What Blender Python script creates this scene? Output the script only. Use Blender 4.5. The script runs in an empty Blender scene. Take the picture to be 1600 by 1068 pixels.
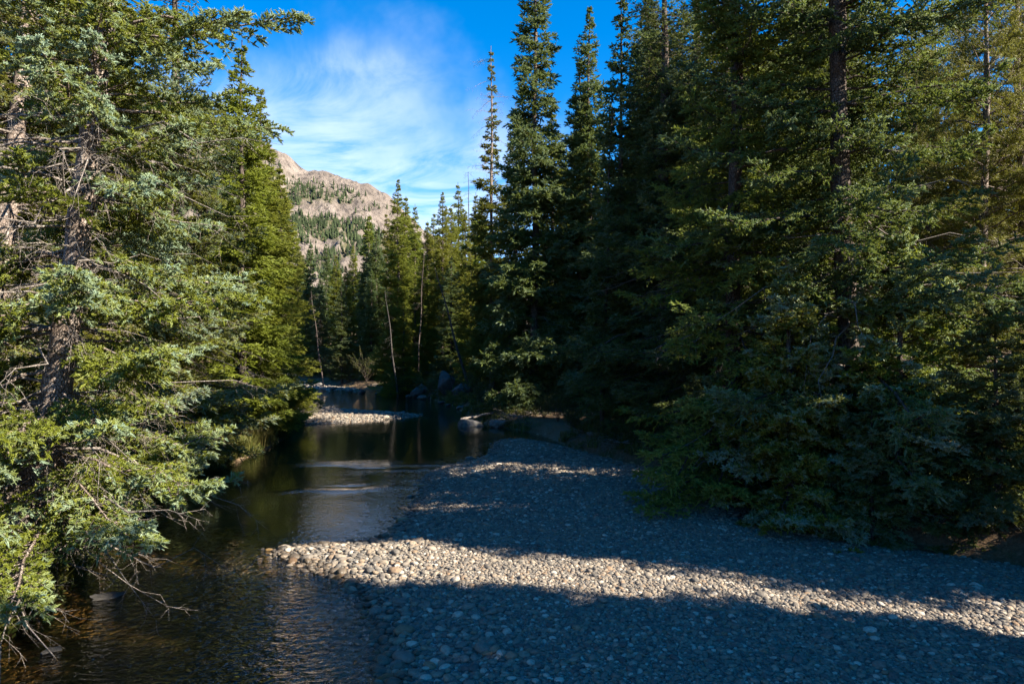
import bpy, math, random
import numpy as np
from mathutils import Vector, Matrix, Euler

random.seed(7)
SC = bpy.context.scene
COL = SC.collection

# ------------------------------------------------------------------ camera
F_PX, HOR, CAM_H = 1067.0, 552.0, 4.5
cam = bpy.data.cameras.new('camera')
cam.sensor_width = 36.0
cam.lens = 24.0
cam.shift_y = (HOR - 534.0) / 1600.0
cam.clip_start = 0.1
cam.clip_end = 9000.0
cam_o = bpy.data.objects.new('camera', cam)
cam_o.location = (0, 0, CAM_H)
cam_o.rotation_euler = (math.pi / 2, 0, 0)
COL.objects.link(cam_o)
SC.camera = cam_o

# ------------------------------------------------------------------ sun + sky
SUN_EL = math.radians(34.0)
SUN_AZ = math.radians(110.0)          # compass angle from +Y towards +X
SUN_DIR = Vector((math.cos(SUN_EL) * math.sin(SUN_AZ), math.cos(SUN_EL) * math.cos(SUN_AZ), math.sin(SUN_EL)))
sl = bpy.data.lights.new('sun', 'SUN')
sl.energy = 5.0
sl.angle = math.radians(0.5)
sl.color = (1.0, 0.91, 0.76)
so = bpy.data.objects.new('sun', sl)
so.rotation_euler = SUN_DIR.to_track_quat('Z', 'Y').to_euler()
so.location = (60, -20, 60)
COL.objects.link(so)

SC.view_settings.view_transform = 'Standard'
SC.view_settings.look = 'None'
SC.view_settings.exposure = 2.0
SC.view_settings.gamma = 1.0
SC.view_settings.use_curve_mapping = False
SC.render.engine = 'CYCLES'
SC.cycles.max_bounces = 7
SC.cycles.diffuse_bounces = 3
SC.cycles.glossy_bounces = 3
SC.cycles.transmission_bounces = 4
SC.cycles.transparent_max_bounces = 8
SC.cycles.caustics_reflective = False
SC.cycles.caustics_refractive = False
SC.cycles.use_denoising = True

world = bpy.data.worlds.new('World')
SC.world = world
world.use_nodes = True


class NT:
    """small helper to wire node trees"""
    def __init__(s, tree):
        s.t = tree
        s.t.nodes.clear()

    def n(s, typ, ins=None, **kw):
        nd = s.t.nodes.new(typ)
        for k, v in kw.items():
            setattr(nd, k, v)
        for k, v in (ins or {}).items():
            if isinstance(v, bpy.types.NodeSocket):
                s.t.links.new(v, nd.inputs[k])
            else:
                nd.inputs[k].default_value = v
        return nd

    def m(s, op, a, b=None, c=None, clamp=False):
        nd = s.t.nodes.new('ShaderNodeMath')
        nd.operation = op
        nd.use_clamp = clamp
        for i, v in enumerate((a, b, c)):
            if v is None:
                continue
            if isinstance(v, bpy.types.NodeSocket):
                s.t.links.new(v, nd.inputs[i])
            else:
                nd.inputs[i].default_value = v
        return nd.outputs[0]

    def ss(s, v, lo, hi, a=0.0, b=1.0):
        nd = s.n('ShaderNodeMapRange', {0: v, 1: lo, 2: hi, 3: a, 4: b}, interpolation_type='SMOOTHSTEP')
        return nd.outputs[0]

    def mix(s, f, a, b, blend='MIX'):
        nd = s.t.nodes.new('ShaderNodeMix')
        nd.data_type = 'RGBA'
        nd.blend_type = blend
        for i, v in ((0, f), (6, a), (7, b)):
            if isinstance(v, bpy.types.NodeSocket):
                s.t.links.new(v, nd.inputs[i])
            elif i == 0:
                nd.inputs[0].default_value = v
            else:
                nd.inputs[i].default_value = (*v, 1.0) if len(v) == 3 else v
        return nd.outputs[2]

    def ramp(s, f, stops):
        nd = s.t.nodes.new('ShaderNodeValToRGB')
        cr = nd.color_ramp
        while len(cr.elements) < len(stops):
            cr.elements.new(0.5)
        for e, (p, c) in zip(cr.elements, stops):
            e.position = p
            e.color = (*c, 1.0)
        s.t.links.new(f, nd.inputs[0])
        return nd.outputs[0]


w = NT(world.node_tree)
sky = w.n('ShaderNodeTexSky', sky_type='NISHITA', sun_disc=False, sun_elevation=SUN_EL, sun_rotation=SUN_AZ,
          altitude=2800.0, air_density=1.0, dust_density=0.3, ozone_density=2.2)
tc = w.n('ShaderNodeTexCoord')
sep = w.n('ShaderNodeSeparateXYZ', {0: tc.outputs['Generated']})
X_, Y_, Z_ = sep.outputs
zc = w.m('MAXIMUM', Z_, 0.03)
cx = w.m('DIVIDE', X_, zc)
cy = w.m('DIVIDE', Y_, zc)
comb = w.n('ShaderNodeCombineXYZ', {0: w.m('MULTIPLY_ADD', cx, 0.75, w.m('MULTIPLY', cy, 0.30)), 1: w.m('MULTIPLY', cy, 0.75), 2: 3.1})
n1 = w.n('ShaderNodeTexNoise', {'Vector': comb.outputs[0], 'Scale': 1.5, 'Detail': 12.0, 'Roughness': 0.62, 'Distortion': 0.9})
az = w.m('ARCTAN2', X_, Y_)
el = w.m('ARCSINE', Z_)
# a sheet of thin cirrus low over the valley, wisps beyond it
du = w.m('DIVIDE', w.m('ADD', az, 0.235), 0.40)
dv = w.m('DIVIDE', w.m('SUBTRACT', el, 0.17), 0.27)
wob = w.n('ShaderNodeTexNoise', {'Vector': tc.outputs['Generated'], 'Scale': 5.0, 'Detail': 5.0, 'Roughness': 0.55})
r2 = w.m('SQRT', w.m('ADD', w.m('MULTIPLY', du, du), w.m('MULTIPLY', dv, dv)))
r2 = w.m('ADD', r2, w.m('MULTIPLY_ADD', wob.outputs[0], 1.3, -0.65))
patch = w.ss(r2, 1.10, 0.30)
gen = w.m('MULTIPLY', w.ss(n1.outputs[0], 0.58, 0.80), 0.25)
cl = w.m('MULTIPLY', patch, w.ss(n1.outputs[0], 0.26, 0.60))
cl = w.m('MAXIMUM', w.m('MULTIPLY', cl, 0.60), w.m('MULTIPLY', gen, w.ss(az, -0.1, -0.6)))
hz = w.ss(el, 0.24, 0.0, 0.0, 0.35)
skyc = w.n('ShaderNodeHueSaturation', {'Saturation': 1.42, 'Value': 0.92, 'Fac': 1.0, 'Color': sky.outputs[0]})
col = w.mix(cl, skyc.outputs[0], (3.4, 3.8, 4.5))
col = w.mix(hz, col, (2.2, 2.8, 3.8))
bg = w.n('ShaderNodeBackground', {'Color': col, 'Strength': 0.092})
w.n('ShaderNodeOutputWorld', {0: bg.outputs[0]})


# ------------------------------------------------------------------ helpers
def tag(o, label=None, cat=None, group=None, kind=None):
    for k, v in (('label', label), ('category', cat), ('group', group), ('kind', kind)):
        if v:
            o[k] = v
    return o


def link(name, me, parent=None):
    o = bpy.data.objects.new(name, me)
    COL.objects.link(o)
    if parent:
        o.parent = parent
    return o


def empty(name, loc, rz=0.0, scale=1.0):
    o = bpy.data.objects.new(name, None)
    o.empty_display_size = 0.3
    o.location = loc
    o.rotation_euler = (0, 0, rz)
    o.scale = (scale,) * 3 if not isinstance(scale, tuple) else scale
    COL.objects.link(o)
    return o


def mesh(name, verts, tris=None, quads=None, mats=(), face_mat=None, attrs=None, smooth=True):
    """verts (n,3); tris (a,3); quads (b,4); quads come after tris"""
    verts = np.asarray(verts, np.float32).reshape(-1, 3)
    tris = np.zeros((0, 3), np.int32) if tris is None else np.asarray(tris, np.int32).reshape(-1, 3)
    quads = np.zeros((0, 4), np.int32) if quads is None else np.asarray(quads, np.int32).reshape(-1, 4)
    me = bpy.data.meshes.new(name)
    me.vertices.add(len(verts))
    me.vertices.foreach_set('co', verts.ravel())
    loops = np.concatenate([tris.ravel(), quads.ravel()]).astype(np.int32)
    me.loops.add(len(loops))
    me.loops.foreach_set('vertex_index', loops)
    nt, nq = len(tris), len(quads)
    me.polygons.add(nt + nq)
    st = np.concatenate([np.arange(nt) * 3, nt * 3 + np.arange(nq) * 4]).astype(np.int32)
    me.polygons.foreach_set('loop_start', st)
    for m in mats:
        me.materials.append(m)
    if face_mat is not None:
        me.polygons.foreach_set('material_index', np.asarray(face_mat, np.int32))
    me.update(calc_edges=True)
    if not smooth:
        me.shade_flat()
    for k, (dom, arr) in (attrs or {}).items():
        a = me.attributes.new(k, 'FLOAT', dom)
        a.data.foreach_set('value', np.asarray(arr, np.float32))
    return me


def hash2(ix, iy, seed):
    h = (ix.astype(np.int64) * 374761393 + iy.astype(np.int64) * 668265263 + seed * 974634777) & 0xFFFFFFFF
    h = ((h ^ (h >> 13)) * 1274126177) & 0xFFFFFFFF
    return ((h ^ (h >> 16)) & 0xFFFFFF) / float(0xFFFFFF)


def vnoise(x, y, seed=0):
    ix, iy = np.floor(x), np.floor(y)
    fx, fy = x - ix, y - iy
    fx, fy = fx * fx * (3 - 2 * fx), fy * fy * (3 - 2 * fy)
    a, b = hash2(ix, iy, seed), hash2(ix + 1, iy, seed)
    c, d = hash2(ix, iy + 1, seed), hash2(ix + 1, iy + 1, seed)
    return (a * (1 - fx) + b * fx) * (1 - fy) + (c * (1 - fx) + d * fx) * fy


def fbm(x, y, oct=4, seed=0, gain=0.5):
    s, a, t = 0.0, 1.0, 0.0
    for i in range(oct):
        s = s + a * vnoise(x * 2 ** i + 17.3 * i, y * 2 ** i - 9.1 * i, seed + i)
        t += a
        a *= gain
    return s / t


def sstep(a, b, v):
    t = np.clip((v - a) / (b - a), 0, 1)
    return t * t * (3 - 2 * t)


def chaikin(p, it=2):
    p = np.asarray(p, float)
    for _ in range(it):
        q = np.roll(p, -1, 0)
        p = np.stack([0.75 * p + 0.25 * q, 0.25 * p + 0.75 * q], 1).reshape(-1, 2)
    return p


def sdist(px, py, poly):
    """signed distance to a polygon, positive inside"""
    px, py = np.asarray(px, float), np.asarray(py, float)
    best = np.full(px.shape, 1e18)
    ins = np.zeros(px.shape, bool)
    n = len(poly)
    for i in range(n):
        (ax, ay), (bx, by) = poly[i], poly[(i + 1) % n]
        ex, ey = bx - ax, by - ay
        t = np.clip(((px - ax) * ex + (py - ay) * ey) / (ex * ex + ey * ey + 1e-12), 0, 1)
        dx, dy = px - ax - t * ex, py - ay - t * ey
        best = np.minimum(best, dx * dx + dy * dy)
        c = ((ay > py) != (by > py))
        ins ^= c & (px < (bx - ax) * (py - ay) / ((by - ay) if abs(by - ay) > 1e-12 else 1e-12) + ax)
    return np.where(ins, 1, -1) * np.sqrt(best)


# ------------------------------------------------------------------ materials
def mat(name):
    m = bpy.data.materials.new(name)
    m.use_nodes = True
    return m, NT(m.node_tree)


def needle_mat(name, dark, mid, tip, transl=0.40):
    m, t = mat(name)
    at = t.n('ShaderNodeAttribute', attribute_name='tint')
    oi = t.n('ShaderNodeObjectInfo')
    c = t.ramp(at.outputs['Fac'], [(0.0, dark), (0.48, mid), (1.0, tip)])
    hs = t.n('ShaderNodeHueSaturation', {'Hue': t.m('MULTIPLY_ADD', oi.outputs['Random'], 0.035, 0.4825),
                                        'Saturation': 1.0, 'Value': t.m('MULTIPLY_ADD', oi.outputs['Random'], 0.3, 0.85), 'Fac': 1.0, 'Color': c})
    p = t.n('ShaderNodeBsdfPrincipled', {'Base Color': hs.outputs[0], 'Roughness': 0.55, 'Specular IOR Level': 0.3})
    tr = t.n('ShaderNodeBsdfTranslucent', {'Color': t.mix(0.45, hs.outputs[0], (0.20, 0.21, 0.02))})
    mx = t.n('ShaderNodeMixShader', {0: transl, 1: p.outputs[0], 2: tr.outputs[0]})
    t.n('ShaderNodeOutputMaterial', {0: mx.outputs[0]})
    return m


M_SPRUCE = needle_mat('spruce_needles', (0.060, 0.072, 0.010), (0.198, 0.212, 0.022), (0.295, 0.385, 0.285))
M_SPRUCE_SHADED = needle_mat('shaded_spruce_needles', (0.032, 0.050, 0.014), (0.108, 0.145, 0.032), (0.165, 0.230, 0.145))  # needle colour darkened for trees that stand in shade
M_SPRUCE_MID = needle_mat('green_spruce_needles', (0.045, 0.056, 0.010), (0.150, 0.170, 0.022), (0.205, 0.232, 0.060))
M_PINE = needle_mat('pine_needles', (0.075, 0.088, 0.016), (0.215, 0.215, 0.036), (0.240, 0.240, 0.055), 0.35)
M_SPRUCE_LIT = needle_mat('sunlit_spruce_needles', (0.065, 0.076, 0.010), (0.190, 0.203, 0.020), (0.240, 0.260, 0.050))  # lighter copy of the needles, sunlight put into the colour
M_LEAF = needle_mat('shrub_leaves', (0.025, 0.036, 0.010), (0.065, 0.080, 0.016), (0.13, 0.12, 0.025), 0.35)
M_GRASS = needle_mat('grass_blades', (0.05, 0.055, 0.015), (0.11, 0.115, 0.028), (0.24, 0.19, 0.07), 0.35)


def bark_mat(name, a, b, c, scale=1.0):
    m, t = mat(name)
    tc = t.n('ShaderNodeTexCoord')
    mp = t.n('ShaderNodeMapping', {'Vector': tc.outputs['Object'], 'Scale': (scale, scale, scale * 0.55)})
    vo = t.n('ShaderNodeTexVoronoi', {'Vector': mp.outputs[0], 'Scale': 22.0, 'Randomness': 1.0}, feature='DISTANCE_TO_EDGE')
    v2 = t.n('ShaderNodeTexVoronoi', {'Vector': mp.outputs[0], 'Scale': 22.0, 'Randomness': 1.0})
    no = t.n('ShaderNodeTexNoise', {'Vector': mp.outputs[0], 'Scale': 6.0, 'Detail': 8.0, 'Roughness': 0.65})
    f = t.m('ADD', t.m('MULTIPLY', no.outputs[0], 0.75), t.m('MULTIPLY', v2.outputs[1], 0.3))
    cc = t.ramp(f, [(0.25, a), (0.5, b), (0.8, c)])
    edge = t.ss(vo.outputs[0], 0.0, 0.12)
    cc = t.mix(edge, tuple(x * 0.45 for x in a), cc)
    h = t.m('ADD', t.m('MULTIPLY', edge, 0.7), t.m('MULTIPLY', no.outputs[0], 0.6))
    bp = t.n('ShaderNodeBump', {'Strength': 0.9, 'Distance': 0.02, 'Height': h})
    p = t.n('ShaderNodeBsdfPrincipled', {'Base Color': cc, 'Roughness': 0.9, 'Specular IOR Level': 0.15, 'Normal': bp.outputs[0]})
    t.n('ShaderNodeOutputMaterial', {0: p.outputs[0]})
    return m


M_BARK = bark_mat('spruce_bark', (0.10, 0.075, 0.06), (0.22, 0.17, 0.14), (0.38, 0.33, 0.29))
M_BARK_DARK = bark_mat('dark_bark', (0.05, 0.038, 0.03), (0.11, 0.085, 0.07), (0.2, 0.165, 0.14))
M_DEAD = bark_mat('grey_deadwood', (0.14, 0.115, 0.095), (0.26, 0.22, 0.19), (0.40, 0.36, 0.32), 2.0)

M_DEAD_DARK = bark_mat('weathered_deadwood', (0.04, 0.035, 0.031), (0.075, 0.066, 0.058), (0.13, 0.116, 0.104), 1.5)


def ground_mat():
    m, t = mat('forest_floor')
    geo = t.n('ShaderNodeNewGeometry')
    n1 = t.n('ShaderNodeTexNoise', {'Vector': geo.outputs['Position'], 'Scale': 0.7, 'Detail': 10.0, 'Roughness': 0.65})
    n2 = t.n('ShaderNodeTexNoise', {'Vector': geo.outputs['Position'], 'Scale': 9.0, 'Detail': 8.0, 'Roughness': 0.7})
    n3 = t.n('ShaderNodeTexNoise', {'Vector': geo.outputs['Position'], 'Scale': 0.22, 'Detail': 6.0, 'Roughness': 0.6})
    c = t.ramp(n2.outputs[0], [(0.25, (0.055, 0.034, 0.020)), (0.5, (0.125, 0.080, 0.046)), (0.75, (0.21, 0.15, 0.095))])
    c = t.mix(t.ss(n1.outputs[0], 0.52, 0.66), c, (0.060, 0.068, 0.022))
    c = t.mix(t.ss(n3.outputs[0], 0.5, 0.7), c, (0.16, 0.125, 0.085))
    bp = t.n('ShaderNodeBump', {'Strength': 0.8, 'Distance': 0.08, 'Height': n2.outputs[0]})
    p = t.n('ShaderNodeBsdfPrincipled', {'Base Color': c, 'Roughness': 0.95, 'Specular IOR Level': 0.1, 'Normal': bp.outputs[0]})
    t.n('ShaderNodeOutputMaterial', {0: p.outputs[0]})
    return m


def bed_mat():
    m, t = mat('river_bed_silt')
    geo = t.n('ShaderNodeNewGeometry')
    v = t.n('ShaderNodeTexVoronoi', {'Vector': geo.outputs['Position'], 'Scale': 7.5})
    e = t.n('ShaderNodeTexVoronoi', {'Vector': geo.outputs['Position'], 'Scale': 7.5}, feature='DISTANCE_TO_EDGE')
    n = t.n('ShaderNodeTexNoise', {'Vector': geo.outputs['Position'], 'Scale': 0.8, 'Detail': 6.0})
    sv = t.n('ShaderNodeSeparateColor', {0: v.outputs['Color']})
    c = t.ramp(sv.outputs[0], [(0.0, (0.055, 0.034, 0.012)), (0.5, (0.14, 0.088, 0.032)), (1.0, (0.27, 0.185, 0.08))])
    c = t.mix(t.ss(e.outputs[0], 0.0, 0.09), (0.03, 0.02, 0.008), c)
    c = t.mix(t.ss(n.outputs[0], 0.45, 0.7, 0.0, 0.55), c, (0.07, 0.062, 0.02))
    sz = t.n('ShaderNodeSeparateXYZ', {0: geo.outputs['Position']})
    c = t.mix(t.ss(sz.outputs[2], -0.20, -0.42, 0.0, 0.90), c, (0.018, 0.017, 0.011))   # deeper bed painted darker, standing in for light lost in the water
    bp = t.n('ShaderNodeBump', {'Strength': 0.8, 'Distance': 0.05, 'Height': e.outputs[0]})
    p = t.n('ShaderNodeBsdfPrincipled', {'Base Color': c, 'Roughness': 0.7, 'Normal': bp.outputs[0]})
    t.n('ShaderNodeOutputMaterial', {0: p.outputs[0]})
    return m


def gravel_sheet_mat():
    m, t = mat('fine_gravel')
    geo = t.n('ShaderNodeNewGeometry')
    v = t.n('ShaderNodeTexVoronoi', {'Vector': geo.outputs['Position'], 'Scale': 22.0})
    e = t.n('ShaderNodeTexVoronoi', {'Vector': geo.outputs['Position'], 'Scale': 22.0}, feature='DISTANCE_TO_EDGE')
    sv = t.n('ShaderNodeSeparateColor', {0: v.outputs['Color']})
    c = t.ramp(sv.outputs[0], [(0.0, (0.13, 0.12, 0.11)), (0.5, (0.24, 0.22, 0.20)), (1.0, (0.36, 0.33, 0.29))])
    c = t.mix(t.ss(e.outputs[0], 0.0, 0.10), (0.06, 0.055, 0.05), c)
    bp = t.n('ShaderNodeBump', {'Strength': 1.0, 'Distance': 0.03, 'Height': e.outputs[0]})
    p = t.n('ShaderNodeBsdfPrincipled', {'Base Color': c, 'Roughness': 0.9, 'Normal': bp.outputs[0]})
    t.n('ShaderNodeOutputMaterial', {0: p.outputs[0]})
    return m


def stone_mat(name='river_stone', wet=False, tone=(0.45, 0.34, 0.18)):
    m, t = mat(name)
    oi = t.n('ShaderNodeObjectInfo')
    tc = t.n('ShaderNodeTexCoord')
    r = oi.outputs['Random']
    c = t.ramp(r, [(0.0, (0.070, 0.070, 0.071)), (0.22, (0.115, 0.108, 0.102)), (0.42, (0.175, 0.155, 0.13)), (0.58, (0.105, 0.103, 0.10)),
                   (0.72, (0.20, 0.18, 0.155)), (0.84, (0.16, 0.115, 0.08)), (0.93, (0.27, 0.25, 0.225)), (1.0, (0.36, 0.34, 0.31))])
    if wet:
        c = t.mix(1.0, c, tone, 'MULTIPLY')
    c = t.mix(1.0, c, (1.28, 1.18, 1.06), 'MULTIPLY')
    off = t.n('ShaderNodeVectorMath', {0: tc.outputs['Object'], 1: (0, 0, 0)}, operation='ADD')
    cmb = t.n('ShaderNodeCombineXYZ', {0: t.m('MULTIPLY', r, 91.0), 1: t.m('MULTIPLY', r, 37.0)})
    t.t.links.new(cmb.outputs[0], off.inputs[1])
    n = t.n('ShaderNodeTexNoise', {'Vector': off.outputs[0], 'Scale': 2.2, 'Detail': 8.0, 'Roughness': 0.65})
    c = t.mix(1.0, c, t.ramp(n.outputs[0], [(0.3, (0.68, 0.67, 0.66)), (0.7, (1.2, 1.19, 1.16))]), 'MULTIPLY')
    bp = t.n('ShaderNodeBump', {'Strength': 0.35, 'Distance': 0.1, 'Height': n.outputs[0]})
    p = t.n('ShaderNodeBsdfPrincipled', {'Base Color': c, 'Roughness': 0.35 if wet else 0.8, 'Specular IOR Level': 0.3, 'Normal': bp.outputs[0]})
    t.n('ShaderNodeOutputMaterial', {0: p.outputs[0]})
    return m


def rock_mat(name, a, b, c, sc=1.0):
    m, t = mat(name)
    tc = t.n('ShaderNodeTexCoord')
    n = t.n('ShaderNodeTexNoise', {'Vector': tc.outputs['Object'], 'Scale': 2.0 * sc, 'Detail': 10.0, 'Roughness': 0.68})
    n2 = t.n('ShaderNodeTexNoise', {'Vector': tc.outputs['Object'], 'Scale': 0.9 * sc, 'Detail': 6.0, 'Roughness': 0.6, 'Distortion': 1.0})
    cc = t.ramp(n.outputs[0], [(0.3, a), (0.5, b), (0.72, c)])
    cc = t.mix(t.ss(n2.outputs[0], 0.55, 0.68, 0.0, 0.6), cc, (0.06, 0.065, 0.03))
    bp = t.n('ShaderNodeBump', {'Strength': 0.8, 'Distance': 0.08, 'Height': n.outputs[0]})
    p = t.n('ShaderNodeBsdfPrincipled', {'Base Color': cc, 'Roughness': 0.85, 'Normal': bp.outputs[0]})
    t.n('ShaderNodeOutputMaterial', {0: p.outputs[0]})
    return m


def water_mat():
    m, t = mat('clear_water')
    geo = t.n('ShaderNodeNewGeometry')
    at = t.n('ShaderNodeAttribute', attribute_name='riffle')
    mp = t.n('ShaderNodeMapping', {'Vector': geo.outputs['Position'], 'Scale': (1.0, 1.35, 1.0)})
    n1 = t.n('ShaderNodeTexNoise', {'Vector': mp.outputs[0], 'Scale': 5.0, 'Detail': 3.0, 'Roughness': 0.55, 'Distortion': 0.8})
    n2 = t.n('ShaderNodeTexNoise', {'Vector': mp.outputs[0], 'Scale': 0.8, 'Detail': 2.0, 'Roughness': 0.5})
    n3 = t.n('ShaderNodeTexNoise', {'Vector': mp.outputs[0], 'Scale': 9.0, 'Detail': 2.0, 'Roughness': 0.5})
    h = t.m('ADD', t.m('MULTIPLY', n1.outputs[0], 1.0), t.m('MULTIPLY', n2.outputs[0], 0.8))
    h = t.m('ADD', h, t.m('MULTIPLY', n3.outputs[0], 0.25))
    h = t.m('MULTIPLY', h, at.outputs['Fac'])
    bp = t.n('ShaderNodeBump', {'Strength': 1.0, 'Distance': 0.22, 'Height': h})
    fr = t.n('ShaderNodeFresnel', {'IOR': 1.333, 'Normal': bp.outputs[0]})
    gl = t.n('ShaderNodeBsdfGlossy', {'Color': (1, 1, 1, 1), 'Roughness': 0.015, 'Normal': bp.outputs[0]})
    tr = t.n('ShaderNodeBsdfTransparent', {'Color': (0.76, 0.68, 0.50, 1)})
    mx = t.n('ShaderNodeMixShader', {0: fr.outputs[0], 1: tr.outputs[0], 2: gl.outputs[0]})
    t.n('ShaderNodeOutputMaterial', {0: mx.outputs[0]})
    return m


def mountain_mat():
    m, t = mat('mountain_rock')
    geo = t.n('ShaderNodeNewGeometry')
    at = t.n('ShaderNodeAttribute', attribute_name='veg')
    n = t.n('ShaderNodeTexNoise', {'Vector': geo.outputs['Position'], 'Scale': 0.02, 'Detail': 14.0, 'Roughness': 0.68})
    mp = t.n('ShaderNodeMapping', {'Vector': geo.outputs['Position'], 'Scale': (1.0, 1.0, 0.3)})
    n2 = t.n('ShaderNodeTexNoise', {'Vector': mp.outputs[0], 'Scale': 0.08, 'Detail': 10.0, 'Roughness': 0.7, 'Distortion': 0.4})
    c = t.ramp(n.outputs[0], [(0.3, (0.14, 0.115, 0.096)), (0.5, (0.215, 0.175, 0.145)), (0.7, (0.29, 0.242, 0.204))])
    c = t.mix(t.ss(n2.outputs[0], 0.50, 0.62, 0.0, 0.8), c, (0.075, 0.062, 0.055))  # shade of crevices painted into the rock colour
    c = t.mix(t.m('MULTIPLY', at.outputs['Fac'], t.ss(n2.outputs[0], 0.38, 0.58)), c, (0.115, 0.105, 0.055))
    bp = t.n('ShaderNodeBump', {'Strength': 1.0, 'Distance': 14.0, 'Height': n2.outputs[0]})
    p = t.n('ShaderNodeBsdfPrincipled', {'Base Color': c, 'Roughness': 0.95, 'Specular IOR Level': 0.1, 'Normal': bp.outputs[0]})
    t.n('ShaderNodeOutputMaterial', {0: p.outputs[0]})
    return m


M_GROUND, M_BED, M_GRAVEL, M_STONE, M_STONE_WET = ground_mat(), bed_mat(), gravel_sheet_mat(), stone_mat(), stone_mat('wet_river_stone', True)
M_STONE_DAMP = stone_mat('damp_river_stone', True, (0.52, 0.49, 0.45))
M_ROCK = rock_mat('grey_rock', (0.09, 0.085, 0.08), (0.19, 0.18, 0.165), (0.32, 0.30, 0.275))
M_ROCK_DARK = rock_mat('shaded_wet_rock', (0.018, 0.017, 0.015), (0.05, 0.045, 0.04), (0.10, 0.09, 0.08))  # dark colour holds both wetness and the shade on these rocks
M_ROCK_LEDGE = rock_mat('shaded_ledge_rock', (0.05, 0.045, 0.04), (0.11, 0.10, 0.088), (0.20, 0.18, 0.155), 1.6)  # ledge colour darkened to stand for shade
M_WATER, M_MOUNT = water_mat(), mountain_mat()

# ------------------------------------------------------------------ plan of the valley
CHANNEL = chaikin([(-7.4, -14), (-7.5, 0), (-7.6, 6), (-7.8, 9), (-8.2, 12), (-9.6, 16), (-11.3, 20), (-11.4, 25), (-11.3, 32), (-12.3, 38),
                   (-13.4, 44), (-14.5, 52), (-18, 64), (-25, 78), (-40, 95), (-60, 108), (-95, 120), (-95, 136), (-60, 123), (-34, 107),
                   (-24, 95), (-15, 82), (-9.5, 71), (-6.5, 63), (-4.2, 55), (-3.2, 47), (-1.0, 42), (1.2, 38.5), (2.2, 35.5), (3.0, 31),
                   (4.2, 28), (5.9, 25), (6.3, 20.5), (7.4, 16.7), (9, 15.3), (11.4, 13.6), (13, 10), (13, 0), (13, -14)], 2)
GRAVEL = chaikin([(-1.7, -13), (-1.6, 4), (-1.5, 7.5), (-1.75, 9.4), (-2.4, 11.8), (-3.3, 13.4), (-4.5, 14.7), (-5.6, 15.5), (-4.9, 16.1), (-3.0, 16.4),
                  (-2.9, 19.5), (-2.9, 22.5), (-3.2, 25.6), (-2.3, 27.6), (-1.1, 29.6), (-0.8, 32), (-0.8, 35.0), (0.1, 36.2), (1.5, 35.0), (3.4, 31.2),
                  (4.7, 28.3), (6.3, 25.3), (6.7, 21), (7.8, 17.2), (9.3, 15.8), (11.8, 14), (13.6, 10), (13.6, 0), (13.6, -13)], 2)
BAR2 = chaikin([(-14.5, 42.5), (-11, 44.2), (-8.0, 47.0), (-6.4, 49.6), (-8.6, 51.6), (-12, 53.5), (-16, 57), (-18, 55)], 2)
BAR3 = chaikin([(-36, 100), (-29, 91), (-23, 84), (-19, 81.5), (-17.5, 83), (-24, 93), (-34, 104)], 2)


def channel_d(x, y):
    return sdist(x, y, CHANNEL)


def gravel_h(x, y, d=None):
    d = sdist(x, y, GRAVEL) if d is None else d
    h = np.where(d > 0, 0.30 * (1 - np.exp(-d / 1.9)), d * 0.17) - 0.015
    return h + 0.05 * (fbm(x * 0.6, y * 0.6, 3, 5) - 0.5) * 2 * sstep(-0.3, 1.2, d)


def bar_h(x, y):
    d2, d3 = sdist(x, y, BAR2), sdist(x, y, BAR3)
    h2 = np.where(d2 > 0, 0.24 * (1 - np.exp(-d2 / 1.0)), d2 * 0.2) - 0.01
    h3 = np.where(d3 > 0, 0.09 * (1 - np.exp(-d3 / 1.2)), d3 * 0.2) - 0.01
    return np.maximum(h2, h3)


def ground_h(x, y, full=False):
    x, y = np.atleast_1d(np.asarray(x, float)), np.atleast_1d(np.asarray(y, float))
    d = channel_d(x, y)
    o = -d
    bank = 0.62 * sstep(0.0, 0.9, o) + 0.035 * np.clip(o, 0, 25) - 0.02
    bank = bank + (0.35 * (fbm(x * 0.35, y * 0.35, 4, 3) - 0.5)) * sstep(0.2, 2.5, o)
    slope = 0.30 * np.clip(x - 32, 0, 250) + 0.22 * np.clip(-x - 45, 0, 250)
    slope = slope * (0.75 + 0.5 * fbm(x * 0.02, y * 0.02, 3, 8))
    shoal = np.exp(-(((x + 7.2) / 2.6) ** 2 + ((y - 17.4) / 2.0) ** 2))
    bed = -0.08 - 0.17 * np.clip(d, 0, 5.0) * (1 - .8 * shoal) + 0.10 * (fbm(x * 0.5, y * 0.5, 3, 11) - 0.5)
    z = np.where(d > 0, np.maximum(np.maximum(bed, gravel_h(x, y) - 0.05), bar_h(x, y) - 0.04), bank + slope)
    return (z, d) if full else z


def gz(x, y):
    return float(ground_h(x, y)[0])


def grid_mesh(xs, ys):
    gx, gy = np.meshgrid(xs, ys)
    nx, ny = len(xs), len(ys)
    i = (np.arange(ny - 1)[:, None] * nx + np.arange(nx - 1)[None, :]).ravel()
    q = np.stack([i, i + 1, i + nx + 1, i + nx], 1)
    return gx.ravel(), gy.ravel(), q


def spaced(parts):
    out = []
    for a, b, s in parts:
        out.append(np.arange(a, b, s))
    out.append([parts[-1][1]])
    return np.concatenate(out)


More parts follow.
